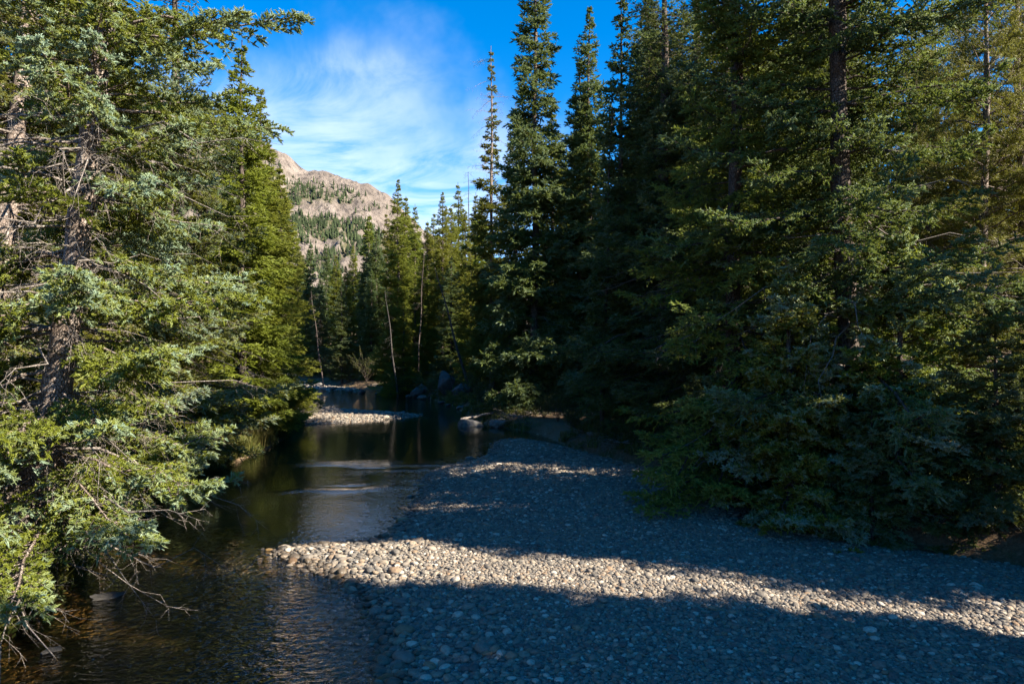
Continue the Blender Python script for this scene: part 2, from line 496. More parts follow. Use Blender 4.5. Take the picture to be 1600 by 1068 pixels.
# ground: one sheet from under the camera to the foot of the mountains and beyond
xs = spaced([(-4000, -400, 300), (-400, -100, 30), (-100, -45, 3.5), (-45, -16, 1.0), (-16, 14, 0.38), (14, 45, 1.2), (45, 120, 4), (120, 420, 30), (420, 4000, 300)])
ys = spaced([(-400, -30, 40), (-30, 4, 1.5), (4, 40, 0.38), (40, 70, 0.7), (70, 140, 1.8), (140, 500, 18), (500, 5000, 250)])
gx, gy, q = grid_mesh(xs, ys)
gzv, gd = ground_h(gx, gy, True)
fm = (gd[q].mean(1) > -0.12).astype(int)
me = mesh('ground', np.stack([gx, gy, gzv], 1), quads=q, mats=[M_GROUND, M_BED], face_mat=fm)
o_ground = link('ground', me)
tag(o_ground, 'brown forest floor and river banks under the spruces', kind='structure')

# water sheet
xs = spaced([(-100, -30, 2.0), (-30, -14, 0.8), (-14, 13, 0.3), (13, 14, 0.5)])
ys = spaced([(-14, 6, 1.0), (6, 40, 0.3), (40, 75, 0.7), (75, 140, 2.0)])
wx, wy, q = grid_mesh(xs, ys)
wgz, wd = ground_h(wx, wy, True)
keep = (wgz[q].min(1) < 0.02) & (wd[q].max(1) > -1.2)
q = q[keep]
used = np.unique(q)
remap = np.zeros(len(wx), int)
remap[used] = np.arange(len(used))
wx, wy = wx[used], wy[used]
q = remap[q]
gdw = sdist(wx, wy, GRAVEL)
rf = 0.008 + 0.022 * fbm(wx * 0.15, wy * 0.15, 2, 21)
rf = rf + .30 * sstep(16.5, 13.5, wy + 0.1 * wx) * (.6 + .8 * vnoise(wx * .9, wy * 1.3, 14))                      # lively water below the spit
rf = rf + 0.55 * np.exp(-((wy - 27.5 + 0.15 * (wx + 6)) / 1.3) ** 2) * sstep(-10.5, -8.5, wx) * .15 * sstep(.42, .75, vnoise(wx * 0.55, wy * 2.4, 4))
rf = rf + .16 * sstep(.25, .7, vnoise(wx * 0.9, wy * 2.0, 6)) * np.exp(-((wy - 23.0 - 0.35 * (wx + 5)) / 0.6) ** 2) * sstep(-8.3, -7.0, wx) * sstep(-1.5, -3.2, wx)
rf = rf + 0.05 * sstep(-2.2, -0.4, gdw) * sstep(15, 17, wy)
rf = rf + 0.11 * sstep(51, 60, wy)
me = mesh('river', np.stack([wx, wy, np.zeros_like(wx)], 1), quads=q, mats=[M_WATER], attrs={'riffle': ('POINT', rf)})
o_water = link('river', me)
tag(o_water, 'clear shallow river winding between the gravel and the spruces', kind='structure')


def sheet(name, poly, hfun, x0, x1, y0, y1, st, margin):
    gx, gy, q = grid_mesh(np.arange(x0, x1, st), np.arange(y0, y1, st))
    d = sdist(gx, gy, poly)
    q = q[(d[q].max(1) > -margin)]
    used = np.unique(q)
    rm = np.zeros(len(gx), int)
    rm[used] = np.arange(len(used))
    gx, gy, q = gx[used], gy[used], rm[q]
    return mesh(name, np.stack([gx, gy, hfun(gx, gy)], 1), quads=q, mats=[M_GRAVEL])


o_bar = link('gravel_bar', sheet('gravel_bar', GRAVEL, gravel_h, -8, 14.4, -13, 37.5, 0.3, 1.0))
tag(o_bar, 'broad grey gravel bar of rounded river stones in dappled shade', kind='structure')
o_bar2 = link('gravel_bar', sheet('gravel_bar', BAR2, bar_h, -19, -5.5, 41, 58, 0.35, 0.6))
tag(o_bar2, 'small pale sunlit gravel spit across the pool', kind='structure')
o_bar3 = link('gravel_bar', sheet('gravel_bar', BAR3, bar_h, -38, -11, 72, 104, 0.6, 0.6))
tag(o_bar3, 'far low stony bar at the river bend under dark trees', kind='structure')


# ------------------------------------------------------------------ stones
def ico(sub):
    import bmesh
    bm = bmesh.new()
    bmesh.ops.create_icosphere(bm, subdivisions=sub, radius=1.0)
    v = np.array([x.co[:] for x in bm.verts])
    f = np.array([[y.index for y in x.verts] for x in bm.faces])
    bm.free()
    return v, f


def lumps(v, rng, n, amp):
    out = np.ones(len(v))
    for _ in range(n):
        d = rng.normal(size=3)
        d /= np.linalg.norm(d)
        s = v @ d
        out += amp * rng.uniform(-1, 1) * np.clip(s, 0, 1) ** 2
    return out


rng = np.random.default_rng(11)
ICV, ICF = ico(2)
stone_meshes = []
stone_meshes_wet = []
stone_meshes_damp = []
for k in range(9):
    v = ICV * lumps(ICV, rng, 9, 0.22)[:, None]
    v = np.sign(v) * np.abs(v) ** 0.93
    v = v * np.array([1.0, rng.uniform(0.68, 0.92), rng.uniform(0.36, 0.58)])
    stone_meshes.append(mesh('stone', v, tris=ICF, mats=[M_STONE]))
    stone_meshes_damp.append(mesh('stone_wet', v, tris=ICF, mats=[M_STONE_DAMP]))
    stone_meshes_wet.append(mesh('wet_stone', v, tris=ICF, mats=[M_STONE_WET]))


def instancer(name, pts, scl, rot, idx, meshes, parent, label=None):
    """one stuff object: river stones set out by geometry nodes"""
    me = bpy.data.meshes.new(name)
    me.vertices.add(len(pts))
    me.vertices.foreach_set('co', np.asarray(pts, np.float32).ravel())
    for nm, arr in (('scl', scl), ('rot', rot)):
        a = me.attributes.new(nm, 'FLOAT_VECTOR', 'POINT')
        a.data.foreach_set('vector', np.asarray(arr, np.float32).ravel())
    a = me.attributes.new('pick', 'INT', 'POINT')
    a.data.foreach_set('value', np.asarray(idx, np.int32))
    o = link(name, me, parent)
    src = bpy.data.collections.new(name + '_shapes')
    for i, m in enumerate(meshes):
        src.objects.link(bpy.data.objects.new('%s_shape' % m.name.split('.')[0], m))
    ng = bpy.data.node_groups.new(name + '_scatter', 'GeometryNodeTree')
    ng.interface.new_socket('Geometry', in_out='INPUT', socket_type='NodeSocketGeometry')
    ng.interface.new_socket('Geometry', in_out='OUTPUT', socket_type='NodeSocketGeometry')
    N, L = ng.nodes, ng.links
    gi, go = N.new('NodeGroupInput'), N.new('NodeGroupOutput')
    ci = N.new('GeometryNodeCollectionInfo')
    ci.inputs['Collection'].default_value = src
    ci.inputs['Separate Children'].default_value = True
    ci.inputs['Reset Children'].default_value = True
    ip = N.new('GeometryNodeInstanceOnPoints')
    ip.inputs['Pick Instance'].default_value = True

    def na(nm, typ):
        a = N.new('GeometryNodeInputNamedAttribute')
        a.data_type = typ
        a.inputs['Name'].default_value = nm
        return a.outputs['Attribute']
    e2r = N.new('FunctionNodeEulerToRotation')
    L.new(na('rot', 'FLOAT_VECTOR'), e2r.inputs[0])
    L.new(gi.outputs[0], ip.inputs['Points'])
    L.new(ci.outputs[0], ip.inputs['Instance'])
    L.new(na('pick', 'INT'), ip.inputs['Instance Index'])
    L.new(e2r.outputs[0], ip.inputs['Rotation'])
    L.new(na('scl', 'FLOAT_VECTOR'), ip.inputs['Scale'])
    L.new(ip.outputs[0], go.inputs[0])
    md = o.modifiers.new('scatter', 'NODES')
    md.node_group = ng
    o['kind'] = 'stuff'
    if label:
        o['label'] = label
    return o


def jitter_grid(x0, x1, y0, y1, sp, rng):
    gx, gy = np.meshgrid(np.arange(x0, x1, sp), np.arange(y0, y1, sp * 0.9))
    gx = gx + (np.arange(gx.shape[0]) % 2)[:, None] * sp * 0.5
    gx, gy = gx.ravel(), gy.ravel()
    return gx + rng.uniform(-.42, .42, gx.shape) * sp, gy + rng.uniform(-.42, .42, gy.shape) * sp


SX, SY, SS = [], [], []


def strew(x0, x1, y0, y1, sp, mean, sig, test):
    x, y = jitter_grid(x0, x1, y0, y1, sp, rng)
    k = test(x, y)
    x, y = x[k], y[k]
    SX.append(x)
    SY.append(y)
    SS.append(mean * np.exp(rng.normal(0, sig, x.shape)))


def in_view(x, y, m=0.5):
    return (np.abs(x) < 0.755 * y + m) & (y > 8.6)


def big_zone(x, y, d):
    """chance that only larger cobbles lie here: the water's edge and the spit"""
    return np.clip(sstep(3.0, 0.3, d) * sstep(3.0, 0.0, x) * sstep(19, 16, y), 0, 1)


def t_small(x, y):
    d = sdist(x, y, GRAVEL)
    return in_view(x, y) & (d > -0.15) & (rng.uniform(size=x.shape) > 0.75 * big_zone(x, y, d)) & (x < 11.5)


def t_big(x, y):
    d = sdist(x, y, GRAVEL)
    b = big_zone(x, y, d)
    return in_view(x, y) & (d > -0.1) & (rng.uniform(size=x.shape) < b)


def t_wade(x, y):
    d = sdist(x, y, GRAVEL)
    p = np.exp(np.minimum(d, 0) / 0.7) * sstep(0.4, -0.1, d)
    return in_view(x, y) & (d > -2.6) & (x < 0) & (rng.uniform(size=x.shape) < p * 0.8)


strew(-7, 11.5, 8.6, 17.5, 0.053, 0.031, 0.33, t_small)
strew(-5, 8.5, 17.5, 24, 0.074, 0.043, 0.30, t_small)
strew(-5, 8.5, 24, 37, 0.105, 0.060, 0.28, t_small)
strew(-7, 4, 8.6, 19, 0.104, 0.055, 0.34, t_big)
strew(-7, 11.5, 8.6, 18, 0.30, 0.050, 0.28, t_small)
strew(-8, 1, 8.6, 36, 0.15, 0.068, 0.36, t_wade)
sx, sy, ss = np.concatenate(SX), np.concatenate(SY), np.concatenate(SS)
sh = gravel_h(sx, sy)
spick = rng.integers(0, 9, len(sx))
spick = spick + np.where(sh + .25 * ss < 0.045 + rng.normal(0, .012, len(sx)), 9, 0)
srot = np.stack([rng.normal(0, .2, len(sx)), rng.normal(0, .2, len(sx)), rng.uniform(0, 6.28, len(sx))], 1)
sscl = ss[:, None] * np.stack([rng.uniform(.9, 1.15, len(sx)), rng.uniform(.9, 1.1, len(sx)), rng.uniform(.9, 1.15, len(sx))], 1)
spos = np.stack([sx, sy, sh + 0.22 * ss], 1)
score = np.where((np.abs(sx) < 0.74 * sy) & (sy > 9.4) & (sh > -0.03) & (sx < 8), ss / sy, 0)
big = np.argsort(-score)[:300]
rest = np.ones(len(sx), bool)
rest[big] = False
instancer('gravel', spos[rest], sscl[rest], srot[rest], spick[rest], stone_meshes + stone_meshes_damp, o_bar)
for i in big:
    c = link('cobble', (stone_meshes + stone_meshes_damp)[spick[i]], o_bar)
    c.location, c.rotation_euler, c.scale = spos[i], srot[i], sscl[i]

SX, SY, SS = [], [], []
strew(-19, -5.5, 41, 58, 0.17, 0.085, 0.3, lambda x, y: (sdist(x, y, BAR2) > -0.4))
x, y, s = SX[0], SY[0], SS[0]
n = len(x)
instancer('gravel', np.stack([x, y, bar_h(x, y) + .2 * s], 1), np.stack([s] * 3, 1), np.stack([0 * s, 0 * s, rng.uniform(0, 6, n)], 1), rng.integers(0, 9, n), stone_meshes, o_bar2)
SX, SY, SS = [], [], []
strew(-38, -11, 72, 104, 0.42, 0.13, 0.4, lambda x, y: (sdist(x, y, BAR3) > -1.2))
x, y, s = SX[0], SY[0], SS[0]
n = len(x)
instancer('gravel', np.stack([x, y, bar_h(x, y) + .2 * s], 1), np.stack([s] * 3, 1), np.stack([0 * s, 0 * s, rng.uniform(0, 6, n)], 1), rng.integers(0, 9, n), stone_meshes, o_bar3)
# stones lying on the bed under the water
SX, SY, SS = [], [], []
strew(-12, -1, 8.6, 25, 0.20, 0.085, 0.35, lambda x, y: in_view(x, y) & (channel_d(x, y) > 0.1) & (sdist(x, y, GRAVEL) < 0.1) & (ground_h(x, y) > -.24) & (rng.uniform(size=x.shape) < 0.8))
x, y, s = SX[0], SY[0], SS[0]
n = len(x)
instancer('bed_stones', np.stack([x, y, ground_h(x, y) + .15 * s], 1), np.stack([s, s, s * .8], 1), np.stack([rng.normal(0, .2, n), rng.normal(0, .2, n), rng.uniform(0, 6, n)], 1),
          rng.integers(0, 9, n), stone_meshes_wet, o_ground)


# ------------------------------------------------------------------ mountain
def skyline(x):
    px = np.array([-2600, -1500, -800, -512, -439, -390, -341, -274, -231, -164, -49, 120, 400, 1500])
    pz = np.array([620, 640, 545, 432, 388, 356, 345, 327, 303, 240, 150, 90, 60, 40])
    return np.interp(x, px, pz)


gx, gy, q = grid_mesh(spaced([(-2400, -560, 40), (-560, 20, 4), (20, 1200, 40)]), spaced([(560, 1340, 6), (1340, 1800, 60)]))
YR = 1300.0
u = np.clip((gy - 620) / (YR - 620), 0, 1)
crest = skyline(gx) + 7 * (fbm(gx * 0.03, gx * 0 + 3, 4, 31) - 0.5) * 2
gul = fbm(gx * 0.018 + gy * 0.006, gy * 0.004, 5, 41, 0.55) - 0.5
crag = np.abs(fbm(gx * 0.035, gy * 0.03, 5, 51, 0.6) - 0.5) * 2
z = crest * (0.30 * u + 0.70 * u ** 1.7)
amp = u * (1 - u) * 4
z = z + amp * (60 * gul + 28 * (0.35 - crag)) + np.clip(u * 3, 0, 1) * (4 + 8 * sstep(.5, .6, fbm(gx * .012, gy * .01, 3, 91))) * (np.abs(fbm(gx * .07, gy * .05, 4, 71, .6) - .5) * 2 - .3) * -1
back = np.clip((gy - YR) / 500, 0, 1)
z = np.where(gy > YR, crest * (1 - 0.5 * back), z)
z = np.where(gy < 620, -2, z)
veg_n = fbm(gx * 0.012 - gy * 0.006, gy * 0.010, 4, 61)
veg_n = .55 * veg_n + .45 * fbm((gx + gy * .8) * .022, (gy - gx * .3) * .006, 4, 63)
veg = np.clip(sstep(0.40, 0.50, veg_n + 0.10 * (0.70 - u)) * sstep(0.97, 0.80, u), 0, 1)
me = mesh('mountain', np.stack([gx, gy, z], 1), quads=q, mats=[M_MOUNT], attrs={'veg': ('POINT', veg)})
tag(link('mountain', me), 'tan rocky mountain slope dotted with dark conifers', kind='structure')


def tint_mat(name, c, rough=0.9):
    m, t = mat(name)
    geo = t.n('ShaderNodeNewGeometry')
    n = t.n('ShaderNodeTexNoise', {'Vector': geo.outputs['Position'], 'Scale': 0.05, 'Detail': 3.0})
    cc = t.mix(1.0, (*c, 1), t.ramp(n.outputs[0], [(0.35, (0.7, 0.7, 0.7)), (0.65, (1.3, 1.25, 1.1))]), 'MULTIPLY')
    p = t.n('ShaderNodeBsdfPrincipled', {'Base Color': cc, 'Roughness': rough, 'Specular IOR Level': 0.1})
    t.n('ShaderNodeOutputMaterial', {0: p.outputs[0]})
    return m


def mount_z(px, py):
    ix = np.searchsorted(MXS, px) - 1
    iy = np.searchsorted(MYS, py) - 1
    return MZ[iy, ix] * 0.5 + MZ[iy + 1, ix + 1] * 0.5


MXS = spaced([(-2400, -560, 40), (-560, 20, 4), (20, 1200, 40)])
MYS = spaced([(560, 1340, 6), (1340, 1800, 60)])
MZ = z.reshape(len(MYS), len(MXS))
MV = veg.reshape(len(MYS), len(MXS))


def cone_forest(name, n, pick, hmin, hmax, wid, mats_w, label, seed):
    r = np.random.default_rng(seed)
    px, py = r.uniform(-560, 20, n), r.uniform(640, 1270, n)
    k = pick(px, py, r)
    px, py = px[k], py[k]
    pz = mount_z(px, py)
    n = len(px)
    h = r.uniform(hmin, hmax, n)
    V, T = [], []
    base = 0
    for (z0, z1, w_) in ((0.0, 0.62, 1.0), (0.3, 0.85, 0.72), (0.58, 1.0, 0.42)):
        a = r.uniform(0, 6.28, n)
        ring = []
        for j in range(5):
            rr = h * wid * w_ * r.uniform(.6, 1.25, n)
            ring.append(np.stack([px + rr * np.cos(a + j * 1.2566), py + rr * np.sin(a + j * 1.2566), pz + h * (z0 + r.uniform(-.05, .05, n))], 1))
        top = np.stack([px, py, pz + h * z1], 1)
        V.append(np.stack(ring + [top], 1))
    V = np.concatenate(V, 0)
    m = len(V)
    b = np.arange(m)[:, None, None] * 6
    T = (b + np.array([[j, (j + 1) % 5, 5] for j in range(5)])[None]).reshape(-1, 3)
    o = link(name, mesh(name, V.reshape(-1, 3), tris=T, mats=[mats_w]))
    tag(o, label, kind='stuff')


def vat(px, py):
    return MV[np.searchsorted(MYS, py) - 1, np.searchsorted(MXS, px) - 1]


cone_forest('mountain_forest', 17000, lambda x, y, r: r.uniform(size=x.shape) < vat(x, y) * 0.85 + 0.012, 6, 14, 0.21, tint_mat('distant_conifers', (0.030, 0.042, 0.020)),
            'dark conifers scattered over the mountain slope', 5)
cone_forest('aspen_grove', 5000, lambda x, y, r: (r.uniform(size=x.shape) < 0.5 * sstep(0.55, 0.68, fbm(x * .02, y * .02, 3, 77)) * sstep(900, 780, y)), 6, 11, 0.32,
            tint_mat('autumn_aspens', (0.26, 0.15, 0.035)), 'golden autumn aspens low on the mountain slope', 6)


# ------------------------------------------------------------------ trees
def norm(v):
    return v / np.maximum(np.linalg.norm(v, axis=-1, keepdims=True), 1e-9)


def tubes(P, R, k):
    """P (N,n,3) polylines, R (N,n) radii -> verts, quads"""
    N, n = P.shape[:2]
    T = norm(np.gradient(P, axis=1))
    ref = np.where(np.abs(T[..., 2:3]) > 0.9, np.array([1.0, 0, 0]), np.array([0, 0, 1.0]))
    U = norm(np.cross(T, ref))
    V = np.cross(T, U)
    a = np.arange(k) * 2 * np.pi / k
    ring = P[:, :, None] + R[:, :, None, None] * (U[:, :, None] * np.cos(a)[None, None, :, None] + V[:, :, None] * np.sin(a)[None, None, :, None])
    i = np.arange(N)[:, None, None] * (n * k) + np.arange(n - 1)[None, :, None] * k + np.arange(k)[None, None, :]
    j = np.arange(N)[:, None, None] * (n * k) + np.arange(n - 1)[None, :, None] * k + ((np.arange(k) + 1) % k)[None, None, :]
    q = np.stack([i, j, j + k, i + k], -1).reshape(-1, 4)
    return ring.reshape(-1, 3), q


def interp(P, bi, t):
    n = P.shape[1]
    f = np.clip(t * (n - 1), 0, n - 1.001)
    i = f.astype(int)
    w_ = (f - i)[:, None]
    a, b = P[bi, i], P[bi, i + 1]
    return a * (1 - w_) + b * w_, norm(b - a)


def brush(rng, K, rad, width, fwd, zlo=0.0, zhi=1.0, flat=0.0, core=0.0, planes=2):
    """template shoot: K needle triangles round a twig; columns radial x, radial y, fraction along, absolute offset along"""
    z = zlo + (zhi - zlo) * (np.arange(K) + rng.uniform(0, 1, K)) / K
    a = np.arange(K) * 2.39996 + rng.uniform(-.4, .4, K)
    r = rad * rng.uniform(.8, 1.2, K)
    c, s = np.cos(a), np.sin(a) * (1 - flat)
    out = np.zeros((K, 3, 4))
    for j, sg in ((0, -1), (1, 1)):
        out[:, j, 0] = -s * width * .5 * sg + c * rad * .05
        out[:, j, 1] = c * width * .5 * sg + s * rad * .05
        out[:, j, 2] = z
    out[:, 2, 0], out[:, 2, 1], out[:, 2, 2] = c * r, s * r, z
    out[:, 2, 3] = fwd * rng.uniform(.6, 1.3, K)
    if core > 0:                              # the close-set needles along the twig: crossed spindles
        th0 = rng.uniform(0, 3.14)
        ex = []
        for j in range(planes):
            th = th0 + j * math.pi / planes
            cx_, cy_ = math.cos(th) * core, math.sin(th) * core
            m0 = rng.uniform(.35, .6)
            a = np.array([0, 0, -.02, 0.0])
            b = np.array([cx_, cy_, m0, 0.0])
            c_ = np.array([0, 0, 1.0, fwd])
            e = np.array([-cx_ * rng.uniform(.7, 1.1), -cy_, m0 + rng.uniform(-.15, .15), 0.0])
            ex += [[a, b, c_], [a, c_, e]]
        out = np.concatenate([out, np.array(ex)])
    return out


def expand(B, D, L, tint, temps, rng):
    """place templates on shoots -> verts, tris, tint per face"""
    ref = norm(rng.normal(size=D.shape))
    U = norm(np.cross(D, ref))
    W = np.cross(D, U)
    Vs, Ts = [], []
    pick = rng.integers(0, len(temps), len(B))
    for i, tp in enumerate(temps):
        k = pick == i
        if not k.any():
            continue
        tp = tp.astype(np.float32)
        b, d, l, u_, w_ = (a[k].astype(np.float32) for a in (B, D, L, U, W))
        al = l[:, None, None] * tp[None, ..., 2] + tp[None, ..., 3]
        v = b[:, None, None] + d[:, None, None] * al[..., None] + u_[:, None, None] * tp[None, ..., 0:1] + w_[:, None, None] * tp[None, ..., 1:2]
        Vs.append(v.reshape(-1, 3))
        Ts.append(np.repeat(tint[k], tp.shape[0]))
    V = np.concatenate(Vs)
    return V, np.arange(len(V)).reshape(-1, 3), np.concatenate(Ts)


def conifer(seed, H, R, z0, r0, whorl=0.45, nb=5, sp2=0.16, sp3=0.10, l3=0.11, temps=None, lean=(0, 0), power=0.90, droop=0.30, bare=0.18,
            gap=0.0, twig_tubes=True, dead_to=None, dead_n=0, sparse_top=0.0, detail_z=None, sag=0.25, e_low=-0.08, e_top=0.75, low_r=0.7,
            wig=0.05, trunk_k=9, extra=(), l2max=.85, lift=.16, a3d=48, dead_low=0):
    rng = np.random.default_rng(seed)
    lean = np.array([lean[0], lean[1]])

    def axis(z):
        z = np.asarray(z, float)
        u = z / H
        off = lean[None] * u[..., None]
        ph = seed * 1.7
        off = off + wig * np.stack([np.sin(z * 0.55 + ph) - np.sin(ph), np.cos(z * 0.47 + ph) - np.cos(ph)], -1)
        return np.concatenate([off, z[..., None]], -1)
    # trunk
    zt = np.linspace(-0.5, H, 34)
    P = axis(zt)[None]
    rr = r0 * np.clip(1 - zt / H, 0, 1) ** 0.85 + 0.012 + 0.35 * r0 * np.exp(-np.maximum(zt, 0) / 0.35)
    rr = rr * (1 + rng.normal(0, .04, len(zt)))
    tv, tq = tubes(P, rr[None], trunk_k)
    tv = tv + rng.normal(0, 0.015 * r0 / 0.25, tv.shape)
    # boughs
    zs = []
    zz = z0
    while zz < H - 0.25:
        n_ = max(2, int(round(nb * rng.uniform(.75, 1.25))))
        zs.append(zz + rng.uniform(-.16, .16, n_) * whorl * 2)
        zz += whorl * rng.uniform(.75, 1.25) * (1.0 if detail_z is None or zz < detail_z else 1.5)
    z = np.clip(np.concatenate(zs), z0 * .8, H - 0.15)
    if gap > 0:
        z = z[rng.uniform(size=len(z)) > gap]
    N = len(z)
    u = np.clip((z - z0) / (H - z0), 0, 1)
    if sparse_top > 0:
        k = rng.uniform(size=N) > sparse_top * sstep(0.35, 0.6, u)
        z, u = z[k], u[k]
        N = len(z)
    prof = (1 - u) ** power * np.clip(low_r + u * 2.2, 0, 1)
    tier = .74 + .46 * vnoise(z * .8 + seed * 3.1, z * 0 + .5, seed)
    L = R * prof * rng.uniform(.58, 1.15, N) * tier + 0.05 + .16 * np.clip((1 - u) * 6, 0, 1)
    if sparse_top > 0:
        L = L * (1 - 0.35 * sstep(0.4, 0.7, u))
    azm = rng.uniform(0, 6.2832, N)
    L = L * (1 + .16 * np.sin(2 * azm + seed + z * .35) + .10 * np.sin(3 * azm - seed))
    lsc = np.clip(.30 + L / 1.3, .3, 1.0)
    e0 = e_low + (e_top - e_low) * u ** 1.3 + rng.normal(0, .10, N)
    dr = droop * (1 - .6 * u) * rng.uniform(.6, 1.4, N)
    for ez, ea, eL, ee in extra:              # single boughs that stand out
        z, azm, L, e0, dr = np.append(z, ez), np.append(azm, ea), np.append(L, eL), np.append(e0, ee), np.append(dr, .12)
        lsc = np.append(lsc, 1.0)
    N = len(z)
    u = np.clip((z - z0) / (H - z0), 0, 1)
    t = np.linspace(0, 1, 7)
    d = np.stack([np.cos(azm), np.sin(azm)], 1)
    side = np.stack([-d[:, 1], d[:, 0]], 1)
    cur = rng.normal(0, .14, N)
    hor = d[:, None] * (L * np.cos(e0))[:, None, None] * t[None, :, None] + side[:, None] * (L * cur)[:, None, None] * (t ** 2)[None, :, None]
    ver = L[:, None] * (np.sin(e0)[:, None] * t - dr[:, None] * t ** 1.6 + (dr * 0.75)[:, None] * t ** 4)
    B = np.concatenate([axis(z)[:, None, :2] + hor, z[:, None, None] + ver[..., None]], -1)
    B[:, 1:-1] += rng.normal(0, .018, B[:, 1:-1].shape) * L[:, None, None]
    br = (0.008 + 0.0085 * L)[:, None] * (1 - 0.85 * t)[None]
    bv, bq = tubes(B, br, 4)
    parts_v, parts_q, off = [tv], [tq], len(tv)
    parts_v.append(bv)
    parts_q.append(bq + off)
    off += len(bv)
    # secondary twigs
    m = np.maximum(2, np.ceil(L / sp2 * (1.0 if detail_z is None else np.where(z > detail_z, .5, 1.0))).astype(int))
    bi = np.repeat(np.arange(N), 2 * m)
    kk = np.concatenate([np.arange(2 * a) for a in m])
    mm = np.repeat(m, 2 * m)
    tt = bare + (1 - bare) * ((kk // 2) + rng.uniform(.1, .9, len(kk))) / mm
    sg = np.where(kk % 2 == 0, 1.0, -1.0)
    p, tg = interp(B, bi, tt)
    lat = norm(np.cross(tg, np.array([0, 0, 1.0]))) * sg[:, None]
    ang = np.radians(62 - 28 * tt) + rng.normal(0, .16, len(tt))
    dz = rng.normal(-0.10, .20, len(tt))
    D2 = norm(tg * np.cos(ang)[:, None] + lat * np.sin(ang)[:, None] + np.array([0, 0, 1.0]) * dz[:, None])
    l2 = np.clip(L[bi] * .36 * (1 - tt) ** .75, 0, l2max) * rng.uniform(.65, 1.25, len(tt)) + l3 * 1.1 * lsc[bi]
    # droop the twigs
    S = np.stack([p, p + D2 * (l2 * .5)[:, None] + np.array([0, 0, -.02]) * l2[:, None], p + D2 * l2[:, None] + np.array([0, 0, -1.0]) * (sag * l2 * rng.uniform(.2, 1.2, len(l2)))[:, None]], 1)
    if twig_tubes:
        wv, wq = tubes(S, np.stack([0.0045 + .004 * l2, 0.004 + .002 * l2, 0 * l2 + .002], 1), 3)
        parts_v.append(wv)
        parts_q.append(wq + off)
        off += len(wv)
    # shoots
    m3 = np.maximum(1, np.ceil(l2 / sp3 * (1.0 if detail_z is None else np.where(z[bi] > detail_z, .45, 1.0))).astype(int))
    si = np.repeat(np.arange(len(l2)), 2 * m3)
    k3 = np.concatenate([np.arange(2 * a) for a in m3])
    t3 = .12 + .86 * ((k3 // 2) + rng.uniform(.1, .9, len(k3))) / np.repeat(m3, 2 * m3)
    p3, tg3 = interp(S, si, t3)
    lat3 = norm(np.cross(tg3, np.array([0, 0, 1.0]) + rng.normal(0, .35, tg3.shape))) * np.where(k3 % 2 == 0, 1.0, -1.0)[:, None]
    a3 = np.radians(a3d) + rng.normal(0, .2, len(k3))
    D3 = norm(tg3 * np.cos(a3)[:, None] + lat3 * np.sin(a3)[:, None] + np.array([0, 0, 1.0]) * rng.normal(lift, .26, len(k3))[:, None])
    L3 = l3 * rng.uniform(.7, 1.4, len(k3)) * lsc[bi][si]
    De = norm(S[:, 2] - S[:, 1])
    Bx, _ = interp(B, np.arange(N), np.full(N, .90))
    SB = np.concatenate([p3, S[:, 2] - De * (.25 * l2)[:, None], Bx])
    SD = np.concatenate([D3, De, norm(B[:, -1] - B[:, -2])])
    SL = np.concatenate([L3, .25 * l2 + l3 * .8 * lsc[bi], .1 * L + l3 * lsc])
    bt = rng.normal(0, .13, N)
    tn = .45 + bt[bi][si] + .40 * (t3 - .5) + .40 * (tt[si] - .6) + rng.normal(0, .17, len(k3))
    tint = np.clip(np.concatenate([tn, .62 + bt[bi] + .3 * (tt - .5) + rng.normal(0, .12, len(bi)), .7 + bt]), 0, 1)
    fv, ft, ftint = expand(SB, SD, SL, tint, temps, rng)
    wood_v, wood_q = np.concatenate(parts_v), np.concatenate(parts_q)
    dead = None
    if dead_n:
        dead = bare_twigs(rng, axis, dead_n, z0 if dead_to is None else dead_to, R)
        if dead_low:
            a_, b_ = bare_twigs(rng, axis, dead_low, (.4, 3.2), R * 1.05, sub=11, scale=1.25, down=.30)
            dead = (np.concatenate([dead[0], a_]), np.concatenate([dead[1], b_ + len(dead[0])]))
    return dict(wood=(wood_v, wood_q), leaf=(fv, ft, ftint), dead=dead, axis=axis)


